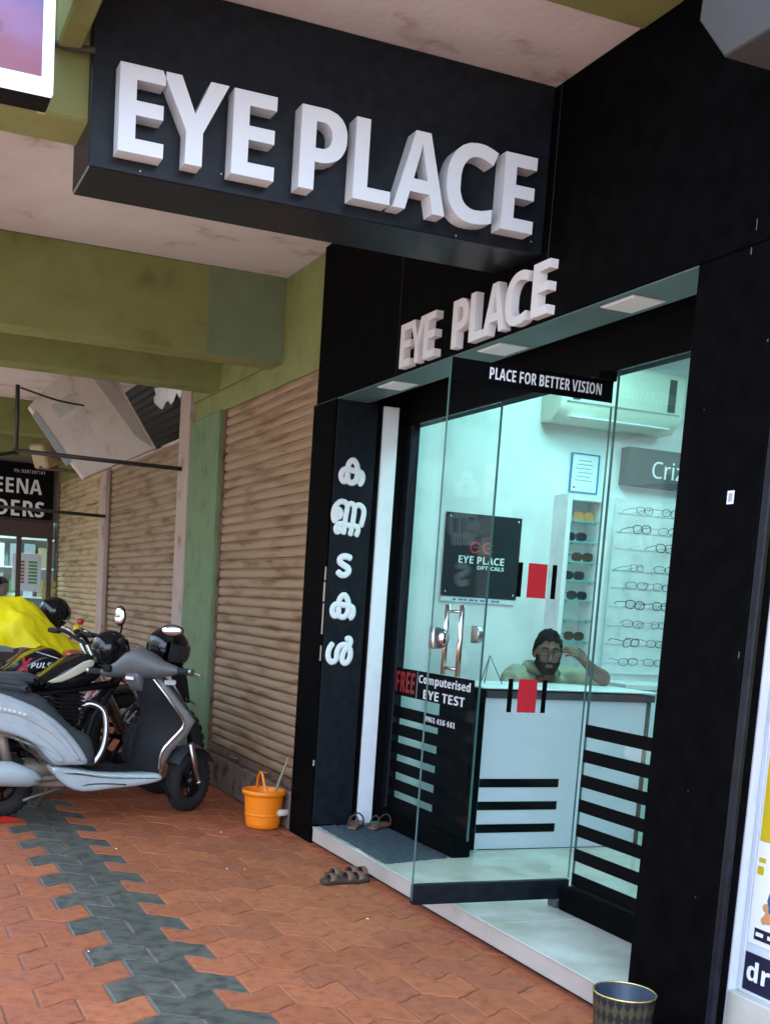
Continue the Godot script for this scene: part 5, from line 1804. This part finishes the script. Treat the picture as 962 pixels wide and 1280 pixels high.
	slab(st, v2([[0.05, 0.22], [0.11, 0.245], [0.30, 0.222], [0.315, 0.195], [0.28, 0.182], [0.08, 0.19]]), 0.10, 0.13, 0.006)
	part("engine_bracket", st, M.dirty_metal, t)
	st = ns(true)
	tube(st, v3([[0.31, 0.19, 0.10], [0.07, 0.135, 0.14], [0.02, 0.12, 0.15]]), 0.009, 6)
	part("kick_lever", st, M.dirty_metal, t)
	st = ns(true)
	bx(st, Vector3(0.14, 0.26, -0.02), Vector3(0.20, 0.13, 0.16), 0.03)
	tube(st, v3([[0.12, 0.33, 0.02], [0.20, 0.36, 0.05], [0.22, 0.28, 0.08]]), 0.03, 8)
	part("engine_block", st, M.dirty_metal, t)
	st = ns(true)
	tube(st, v3([[-0.06, 0.30, 0.12], [-0.10, 0.50, 0.12]]), 0.028, 10)
	part("rear_shock", st, M.dirty_metal, t)
	st = ns(true)
	var fr := []
	for i in 8:
		var a := 0.5 + 2.2 * i / 7.0
		var row := []
		for k in 5:
			var b := -1.0 + k / 2.0
			row.append(Vector3(-0.075 + cos(a) * 0.235, 0.19 + sin(a) * 0.235, b * 0.075))
		fr.append(row)
	loft(st, fr, false)
	part("rear_mudguard", st, M.black_plastic, t)
	st = ns(true)
	tube(st, v3([[0.25, 0.18, -0.1], [0.20, 0.02, -0.2]]), 0.011, 6)
	part("side_stand", st, M.dirty_metal, t)
	st = ns(true)
	tube(st, curve3(v3([[0.78, 0.20, 0.02], [0.84, 0.19, 0.08], [0.90, 0.10, 0.09]]), 3), 0.008, 6)
	part("brake_hose", st, M.black_plastic, t)
	frame = Transform3D.IDENTITY

func motorbike(label: String, at: Vector3, yaw: float, paint: Material, style: int) -> Node3D:
	var t := thing("motorbike", label, "motorbike", at, yaw, "motorbikes parked behind the scooter")
	frame = W[t]
	wheel(t, Vector3(0, 0.30, 0), 0.30, 0.11, 0, 6, M.rim)
	wheel(t, Vector3(1.30, 0.30, 0), 0.30, 0.095, 0.25, 6, M.rim)
	var st := ns(true)
	slab(st, curve2(v2([[0.42, 0.70], [0.50, 0.755], [0.62, 0.84], [0.74, 0.885], [0.82, 0.86], [0.86, 0.80], [0.80, 0.72], [0.66, 0.67], [0.5, 0.66]]), 3), -0.135, 0.135, 0.06, 4)
	part("fuel_tank", st, paint, t)
	if style == 0:
		for s in [-1.0, 1.0]:
			st = ns(true)
			slab(st, curve2(v2([[0.50, 0.715], [0.60, 0.765], [0.71, 0.84], [0.775, 0.855], [0.775, 0.82], [0.69, 0.765], [0.58, 0.715]]), 2), s * 0.136 - 0.006, s * 0.136 + 0.006, 0.004, 2)
			part("cream_tank_panel", st, M.cream_paint, t)
	if style == 1:
		words("lettering", "X", bold, M.film_red, t, W[t] * Transform3D(Basis(Vector3(1, 0, 0), Vector3(0.35, 1, 0), Vector3(0, 0, 1)), Vector3(0.535, 0.735, 0.136)), 0.075, 0.085, 0.002)
		words("lettering", "PULSE", bold, M.film_white, t, W[t] * Transform3D(Basis(Vector3(1, 0.06, 0), Vector3(0.3, 1, 0), Vector3(0, 0, 1)), Vector3(0.625, 0.755, 0.136)), 0.15, 0.035, 0.002)
		st = ns(true)
		slab(st, v2([[0.66, 0.86], [0.79, 0.83], [0.86, 0.76], [0.80, 0.82]]), -0.137, 0.137, 0.003)
		part("white_flash", st, M.film_white, t)
		st = ns(true)
		slab(st, v2([[0.87, 0.79], [0.88, 0.86], [0.97, 0.875], [0.98, 0.82]]), -0.12, 0.12, 0.02, 2)
		part("red_cowl", st, M.red_paint, t)
	st = ns(true)
	slab(st, curve2(v2([[-0.30, 0.83], [-0.05, 0.80], [0.20, 0.755], [0.42, 0.755], [0.46, 0.72], [0.40, 0.69], [0.15, 0.70], [-0.25, 0.775]]), 3), -0.125, 0.125, 0.04, 3)
	part("seat", st, M.seat, t)
	st = ns(true)
	slab(st, curve2(v2([[-0.35, 0.79], [0.1, 0.70], [0.42, 0.665], [0.42, 0.60], [0.25, 0.55], [0.0, 0.66]]), 3), -0.12, 0.12, 0.035, 3)
	part("side_panel", st, paint, t)
	st = ns(true)
	for s in [-1.0, 1.0]:
		tube(st, v3([[1.02, 0.80, s * 0.03], [0.80, 0.50, s * 0.09], [0.72, 0.22, s * 0.11], [0.40, 0.22, s * 0.11], [0.36, 0.55, s * 0.1]]), 0.018, 8)
		tube(st, v3([[0.95, 0.70, s * 0.06], [0.36, 0.62, s * 0.1], [-0.2, 0.74, s * 0.1]]), 0.016, 8)
		tube(st, v3([[0.40, 0.32, s * 0.12], [0.0, 0.30, s * 0.12]]), 0.022, 8)
	part("frame", st, M.black_plastic, t)
	st = ns()
	bx(st, Vector3(0.55, 0.36, 0), Vector3(0.34, 0.24, 0.24), 0.04)
	for k in 7:
		bx(st, Vector3(0.66, 0.49 + 0.024 * k, 0), Vector3(0.17, 0.012, 0.19), 0.003)
	bx(st, Vector3(0.66, 0.55, 0), Vector3(0.12, 0.2, 0.14), 0.01)
	var eng := part("engine", st, M.rim, t)
	st = ns(true)
	tube(st, v3([[0.52, 0.36, 0.12], [0.52, 0.36, 0.15]]), 0.10, 20)
	part("clutch_cover", st, M.steel if style == 0 else M.dark_grey, eng)
	st = ns(true)
	tube(st, curve3(v3([[0.70, 0.53, 0.04], [0.78, 0.58, 0.07], [0.86, 0.54, 0.10], [0.875, 0.42, 0.12], [0.84, 0.28, 0.14], [0.74, 0.19, 0.15], [0.5, 0.20, 0.15], [0.25, 0.24, 0.16]]), 5), 0.021, 10)
	var ep := part("exhaust_pipe", st, M.steel, t)
	st = ns(true)
	tube(st, v3([[0.28, 0.24, 0.16], [0.20, 0.26, 0.165], [-0.25, 0.38, 0.18], [-0.3, 0.395, 0.18]]), [0.03, 0.052, 0.058, 0.03], 14)
	part("muffler", st, M.dark_grey, ep)
	for s in [-1.0, 1.0]:
		st = ns(true)
		tube(st, v3([[1.0, 0.92, s * 0.09], [1.14, 0.62, s * 0.09], [1.30, 0.30, s * 0.09]]), [0.02, 0.021, 0.026], 10)
		part("fork_leg", st, M.steel, t)
		st = ns(true)
		tube(st, v3([[0.03, 0.32, s * 0.14], [0.12, 0.66, s * 0.13]]), 0.025, 10)
		part("rear_shock", st, M.chrome if style == 0 else M.dark_grey, t)
		st = ns(true)
		ball(st, Vector3(1.07, 0.78, s * 0.17), Vector3(0.025, 0.025, 0.03), 10, 8)
		part("indicator", st, M.amber, t)
	st = ns(true)
	tube(st, curve3(v3([[0.86, 0.985, -0.37], [0.92, 0.985, -0.24], [1.0, 0.93, -0.1], [1.0, 0.93, 0.1], [0.92, 0.985, 0.24], [0.86, 0.985, 0.37]]), 4), 0.012, 8)
	part("handlebar", st, M.chrome if style == 2 else M.black_plastic, t)
	for s in [-1.0, 1.0]:
		st = ns(true)
		tube(st, v3([[0.895, 0.985, s * 0.29], [0.855, 0.985, s * 0.40]]), 0.018, 8)
		part("grip", st, M.rubber, t)
	st = ns(true)
	ball(st, Vector3(1.10, 0.84, 0), Vector3(0.08, 0.085, 0.09), 16, 10)
	var hl := part("headlight", st, M.black_plastic, t)
	st = ns(true)
	ball(st, Vector3(1.155, 0.84, 0), Vector3(0.035, 0.07, 0.075), 16, 10)
	part("lens", st, M.lens_clear, hl)
	for f in [[1.30, 0.30, 0.35, 1.0, 1.6], [0.0, 0.30, 0.36, 0.8, 2.0]]:
		st = ns(true)
		var rows := []
		for i in 8:
			var a: float = f[3] + f[4] * i / 7.0
			var row := []
			for k in 5:
				var b := -1.0 + k / 2.0
				row.append(Vector3(f[0] + cos(a) * (f[2] - 0.02 * b * b), f[1] + sin(a) * (f[2] - 0.02 * b * b), b * 0.07))
			rows.append(row)
		loft(st, rows, false)
		part("mudguard", st, paint, t)
	if style == 0:
		mirror_on(t, Vector3(0.90, 0.99, 0.22), Vector3(0.89, 1.13, 0.27), -0.6, M.mirror, 0.036, 0.062)
	st = ns(true)
	tube(st, v3([[0.40, 0.22, -0.12], [0.34, 0.0, -0.26]]), 0.012, 6)
	part("side_stand", st, M.dirty_metal, t)
	frame = Transform3D.IDENTITY
	return t

func vehicles() -> void:
	scooter()
	motorbike("black motorbike with a cream tank panel, right behind the silver scooter", Vector3(-1.71, 0, -7.08), 0.10, M.gloss_black, 0)
	motorbike("black motorbike with a red X on its tank, in front of the yellow cover", Vector3(-1.86, 0, -7.62), 0.06, M.gloss_black, 1)
	motorbike("motorbike with a chrome handlebar under the yellow cover", Vector3(-1.75, 0, -8.3), 0.05, M.red_paint, 2)
	# yellow cover
	var c := thing("yellow_cover", "crumpled bright yellow rain cover thrown over the rearmost motorbike", "cover", Vector3(-1.3, 0.85, -8.25))
	var st := ns(true)
	var nz := FastNoiseLite.new()
	nz.seed = 4
	nz.frequency = 2.4
	var rows := []
	for i in 41:
		var u := i / 40.0
		var x := lerpf(-2.15, -0.80, u)
		var top := 0.0
		if x < -1.2: top = 1.185 + 0.012 * sin(x * 9.0)
		else: top = lerpf(1.185, 0.89, smoothstep(-1.2, -0.80, x))
		var row := []
		for k in 25:
			var s := -1.0 + k / 12.0
			var drop := 0.31 * pow(absf(s), 1.5) * (1.0 - 0.62 * smoothstep(-1.25, -0.8, x))
			var wr := nz.get_noise_2d(x * 1.6, s * 1.1) * 0.045 + absf(nz.get_noise_2d(x * 2.6 + 9, s * 2.0 + x)) * -0.04 + 0.012 * sin(s * 9 + x * 14)
			row.append(Vector3(x + 0.02 * sin(s * 5.0), top - drop + wr, -8.28 + s * 0.30 * (1.0 - 0.35 * u) + wr * 0.5))
		rows.append(row)
	loft(st, rows, false)
	part("cloth", st, M.tarp, c)
	helmet("glossy black helmet resting on the motorbike with the cream tank panel", Vector3(-0.845, 0.935, -6.93), 0.5, 0.108, 0.1)
	helmet("black helmet hanging on the right grip of the silver scooter", Vector3(-0.575, 0.965, -6.60), -0.9, 0.122, -0.25)
	helmet("black helmet at the far side of the yellow cover", Vector3(-0.945, 1.105, -8.42), 0.2, 0.105, -0.2)
	var g := thing("black_cloth_strip", "frayed black cloth strip hanging below the helmet on the scooter", "cloth strip", Vector3(-0.49, 0.66, -6.6))
	st = ns(true)
	for k in 4:
		var o := 0.018 * k
		tube(st, curve3(v3([[-0.56 + o, 0.87, -6.585], [-0.535 + o, 0.80, -6.575], [-0.50 + o * 0.8, 0.73 - 0.02 * (k % 2), -6.58], [-0.455 + o * 0.4, 0.655 + 0.025 * (k % 3), -6.585]]), 3), [0.016, 0.018, 0.019, 0.02, 0.02, 0.017, 0.015, 0.012, 0.006, 0.004], 7)
	part("cloth", st, M.black_plastic, g)
	# small bright lamps by the cover
	var q := thing("indicator_lamp", "round yellow lamp with a red cap beside the yellow cover", "lamp", Vector3(-0.82, 0.9, -8.2))
	st = ns(true)
	ball(st, Vector3(-0.823, 0.985, -8.2), Vector3(0.03, 0.045, 0.03), 14, 10)
	part("yellow_lens", st, M.amber, q)
	st = ns(true)
	ball(st, Vector3(-0.80, 1.048, -8.2), Vector3(0.025, 0.022, 0.025), 12, 8)
	part("red_cap", st, M.red_paint, q)
	st = ns(true)
	tube(st, v3([[-0.83, 0.96, -8.22], [-0.86, 0.93, -8.25]]), 0.012, 6)
	tube(st, v3([[-0.80, 1.0, -8.2], [-0.70, 0.955, -8.2]]), 0.012, 8)
	part("chrome_stalk", st, M.chrome, q)

# ------------------------------------------------------------------ small things on the ground
func small_things() -> void:
	# orange bucket
	var bp := Vector3(-0.115, 0, -6.08)
	var b := thing("bucket", "orange plastic bucket with raised handle beside the black pillar", "bucket", bp)
	cur = Transform3D(Basis(), bp)
	var st := ns(true)
	lathe(st, v2([[0, 0.006], [0.088, 0.004], [0.095, 0.008], [0.098, 0.03], [0.112, 0.185], [0.113, 0.19], [0.124, 0.192], [0.125, 0.216], [0.119, 0.219], [0.112, 0.215], [0.108, 0.19], [0.094, 0.03], [0, 0.022]]), 36)
	var shell := part("shell", st, M.orange, b)
	st = ns(true)
	lathe(st, v2([[0.1025, 0.075], [0.1055, 0.078], [0.106, 0.084], [0.1032, 0.087]]), 36)
	part("ring", st, M.orange, shell)
	st = ns(true)
	tube(st, curve3(v3([[-0.02, 0.205, 0.118], [-0.03, 0.25, 0.09], [-0.025, 0.305, 0.03], [-0.024, 0.312, 0.0], [-0.022, 0.305, -0.03], [-0.012, 0.25, -0.09], [0.0, 0.205, -0.118]]), 4), 0.008, 8)
	part("handle", st, M.orange, b)
	cur = Transform3D.IDENTITY
	var s := thing("stick", "thin pale stick leaning in the bucket against the pillar", "stick", bp)
	st = ns(true)
	tube(st, curve3(v3([[-0.06, 0.03, -6.06], [-0.055, 0.2, -6.06], [-0.012, 0.37, -6.03], [-0.006, 0.41, -6.02]]), 3), [0.006, 0.006, 0.007, 0.006, 0.008, 0.007, 0.006, 0.006, 0.005, 0.004], 6)
	part("stem", st, mk(lin(0.35, 0.36, 0.22), 0.7, 0, M.fine, 20.0), s)
	var p := thing("pipe_stub", "short white pipe stub at the foot of the black pillar behind the bucket", "pipe", Vector3(-0.02, 0.09, -6.05))
	st = ns(true)
	tube(st, v3([[0.0, 0.10, -6.0], [-0.06, 0.095, -6.0]]), 0.02, 12)
	part("pipe", st, M.panel_white, p)
	# sandals on the pavers
	for k in 2:
		var at := Vector3([-0.085, -0.15][k], 0.002, [-4.90, -4.80][k])
		var t := thing("sandal", ["brown strap sandal nearer the step", "brown strap sandal farther out on the pavers"][k], "sandal", at, [0.10, 0.16][k] + PI / 2 * 0.0, "pair of brown sandals by the step")
		frame = W[t]
		st = ns(true)
		var sole := curve2(v2([[-0.125, 0.0], [-0.11, 0.032], [-0.04, 0.034], [0.05, 0.045], [0.11, 0.035], [0.13, 0.0], [0.11, -0.038], [0.04, -0.042], [-0.04, -0.03], [-0.11, -0.03]]), 3)
		cur = Transform3D(Basis(Vector3.RIGHT, -PI / 2), Vector3.ZERO)
		slab(st, sole, 0.0, 0.022, 0.006, 2)
		part("sole", st, M.sole, t)
		cur = Transform3D.IDENTITY
		for q in [[0.075, 0.042, 0.052], [0.015, 0.040, 0.062], [-0.075, 0.034, 0.055]]:
			st = ns(true)
			var lo := []
			var hi := []
			for i in 9:
				var a := PI * i / 8.0
				lo.append(Vector3(q[0] - 0.021 + 0.008 * sin(a), 0.018 + q[2] * 0.55 * sin(a), q[1] * cos(a)))
				hi.append(Vector3(q[0] + 0.021 - 0.004 * sin(a), 0.018 + q[2] * 0.55 * sin(a), q[1] * cos(a)))
			loft(st, [lo, hi], false)
			var lo2 := lo.map(func(v): return v * Vector3(1, 0.9, 0.92) + Vector3(0, 0.001, 0))
			var hi2 := hi.map(func(v): return v * Vector3(1, 0.9, 0.92) + Vector3(0, 0.001, 0))
			loft(st, [hi2, lo2], false)
			loft(st, [hi, hi2], false)
			loft(st, [lo2, lo], false)
			part("strap", st, M.leather, t)
		frame = Transform3D.IDENTITY
	# door mat with fluffy pile
	var m := thing("door_mat", "blue grey fluffy door mat on the step before the fixed glass", "mat", Vector3(0.24, 0.1, -5.2))
	var nz := FastNoiseLite.new()
	nz.frequency = 9.0
	st = ns(true)
	var rows := []
	for i in 61:
		var row := []
		for k in 31:
			var u := i / 60.0
			var v := k / 30.0
			var x := 0.025 + 0.38 * v + 0.012 * nz.get_noise_2d(u * 5.0, v * 2.0) - 0.03 * (u - 0.5) * 0.6
			var z := -5.60 + 0.83 * u + 0.10 * (v - 0.5) * (-0.9) * u + 0.012 * nz.get_noise_2d(v * 4 + 7, u)
			var edge: float = minf(minf(u, 1 - u) * 14.0, minf(v, 1 - v) * 8.0)
			row.append(Vector3(x, 0.1012 + 0.017 * minf(1.0, edge) + 0.006 * nz.get_noise_2d(x * 3.2, z * 3.2) + rng.randf_range(-0.0022, 0.0022), z))
		rows.append(row)
	loft(st, rows, false)
	part("pile", st, M.mat_blue, m)
	# slippers on the mat
	for k in 2:
		var at := Vector3([0.20, 0.33][k], 0.119, [-5.50, -5.47][k])
		var t := thing("slipper", ["thin strapped dark slipper at the left on the mat", "thin strapped dark slipper at the right on the mat"][k], "slipper", at, [1.0, 0.7][k], "pair of slippers on the mat")
		frame = W[t]
		st = ns(true)
		cur = Transform3D(Basis(Vector3.RIGHT, -PI / 2), Vector3.ZERO)
		slab(st, curve2(v2([[-0.11, 0.0], [-0.095, 0.028], [-0.03, 0.028], [0.05, 0.038], [0.10, 0.03], [0.115, 0.0], [0.10, -0.03], [0.04, -0.036], [-0.04, -0.026], [-0.1, -0.026]]), 3), 0.0, 0.014, 0.004, 1)
		cur = Transform3D.IDENTITY
		part("sole", st, M.leather, t)
		for q in [[0.055, 0.05, 0.036], [-0.075, 0.06, 0.028]]:
			st = ns(true)
			var pp := []
			for i in 9:
				var a := PI * i / 8.0
				pp.append(Vector3(q[0] + 0.02 * sin(a), 0.01 + q[1] * sin(a), q[2] * cos(a)))
			tube(st, pp, 0.0045, 6)
			part("strap", st, M.sole, t)
		frame = Transform3D.IDENTITY
	# waste bin
	var wp := Vector3(-0.18, 0.002, -2.665)
	var w := thing("waste_bin", "round waste bin with dark diamond check and gold rim", "waste bin", wp)
	cur = Transform3D(Basis(), wp)
	var R0 := 0.072
	var R1 := 0.090
	var H := 0.21
	st = ns(true)
	lathe(st, v2([[0, 0.004], [R0 - 0.003, 0.0], [R0 - 0.001, 0.004], [R1 - 0.0015, H], [R1 - 0.004, H], [R0 - 0.005, 0.008], [0, 0.008]]), 40)
	part("shell", st, M.bin_in, w)
	var checks := [ns(true), ns(true)]
	var nu := 24
	var nv := 9
	for i in nu:
		for k in nv:
			# diamonds: each cell of a slanted grid
			var pts := []
			for q in [[0.0, 0.0], [0.5, 0.5], [0.0, 1.0], [-0.5, 0.5]]:
				var uu: float = (i + q[0] + 0.5 * (k % 2)) / nu * TAU
				var vv: float = clampf((k + q[1] * 2.0 - 0.5) / nv, 0.01, 0.985)
				var rr := lerpf(R0, R1, vv) + 0.0006
				pts.append(Vector3(rr * cos(uu), H * vv, rr * sin(uu)))
			quad(checks[k % 2], pts[0], pts[3], pts[2], pts[1])
	part("check_dark", checks[0], M.bin_check_dark, w)
	part("check_gold", checks[1], M.bin_check_gold, w)
	st = ns(true)
	var rp := []
	for i in 49:
		rp.append(Vector3(R1 * cos(TAU * i / 48), H, R1 * sin(TAU * i / 48)))
	tube(st, rp, 0.003, 8, false)
	part("gold_rim", st, M.gold, w)
	cur = Transform3D.IDENTITY
	# scraps
	var r := thing("red_scrap", "small bright red plastic scrap on the pavers at the left edge", "scrap", Vector3(-1.5, 0.002, -6.3))
	st = ns()
	slab_at(st, v3([[-1.56, 0.004, -6.30], [-1.42, 0.006, -6.33], [-1.44, 0.012, -6.37], [-1.50, 0.016, -6.40], [-1.57, 0.008, -6.38]]))
	part("sheet", st, M.red_scrap, r)
	var l := thing("litter", "tiny pale bits of litter scattered over the pavers", "litter", Vector3(-0.8, 0.002, -4.5))
	l.set_meta("kind", "stuff")
	st = ns()
	for q in [[-0.62, -5.12], [-0.54, -5.10], [-1.49, -3.97], [-1.76, -5.32], [-0.40, -5.95], [-0.30, -4.2], [-0.32, -6.4], [-0.24, -6.5], [-1.05, -5.6]]:
		cur = Transform3D(Basis(Vector3.UP, rng.randf() * TAU), Vector3(q[0], 0.004, q[1]))
		bx(st, Vector3.ZERO, Vector3(rng.randf_range(0.004, 0.012), 0.003, rng.randf_range(0.003, 0.005)), 0.001)
	cur = Transform3D.IDENTITY
	part("bits", st, M.paper, l)

# ------------------------------------------------------------------ across the road, mirrored in the glass
func opposite() -> void:
	for k in 5:
		var z := -44.0 + 12.0 * k
		var h: float = [7.0, 8.0, 6.4, 7.6, 0.9][k]
		var m: Material = mk([lin(0.45, 0.43, 0.40), lin(0.35, 0.32, 0.28), lin(0.34, 0.38, 0.36), lin(0.46, 0.42, 0.36), lin(0.40, 0.40, 0.42)][k], 0.9, 0, M.soft, 0.3)
		var t := thing("street_building", "%s building across the road" % ["low pale", "tall brown", "low greenish", "tall cream", "low grey"][k], "building", Vector3(-16, 0, z), 0.0)
		box("wall", m, t, Vector3(-20, -0.15, z - 5.9), Vector3(-13.2, h, z + 5.9), 0.02)
		box("canopy", M.rust_brown, t, Vector3(-13.19, 2.7, z - 5.6), Vector3(-12.2, 2.82, z + 5.6), 0.01)
		for i in 3:
			box("shop_opening", M.dark_grey, t, Vector3(-13.19, 0.05, z - 5.3 + 3.6 * i), Vector3(-13.12, 2.5, z - 2.3 + 3.6 * i), 0.0)
			box("window", M.visor, t, Vector3(-13.19, 3.4, z - 4.8 + 3.6 * i), Vector3(-13.15, 4.5, z - 3.2 + 3.6 * i), 0.0)
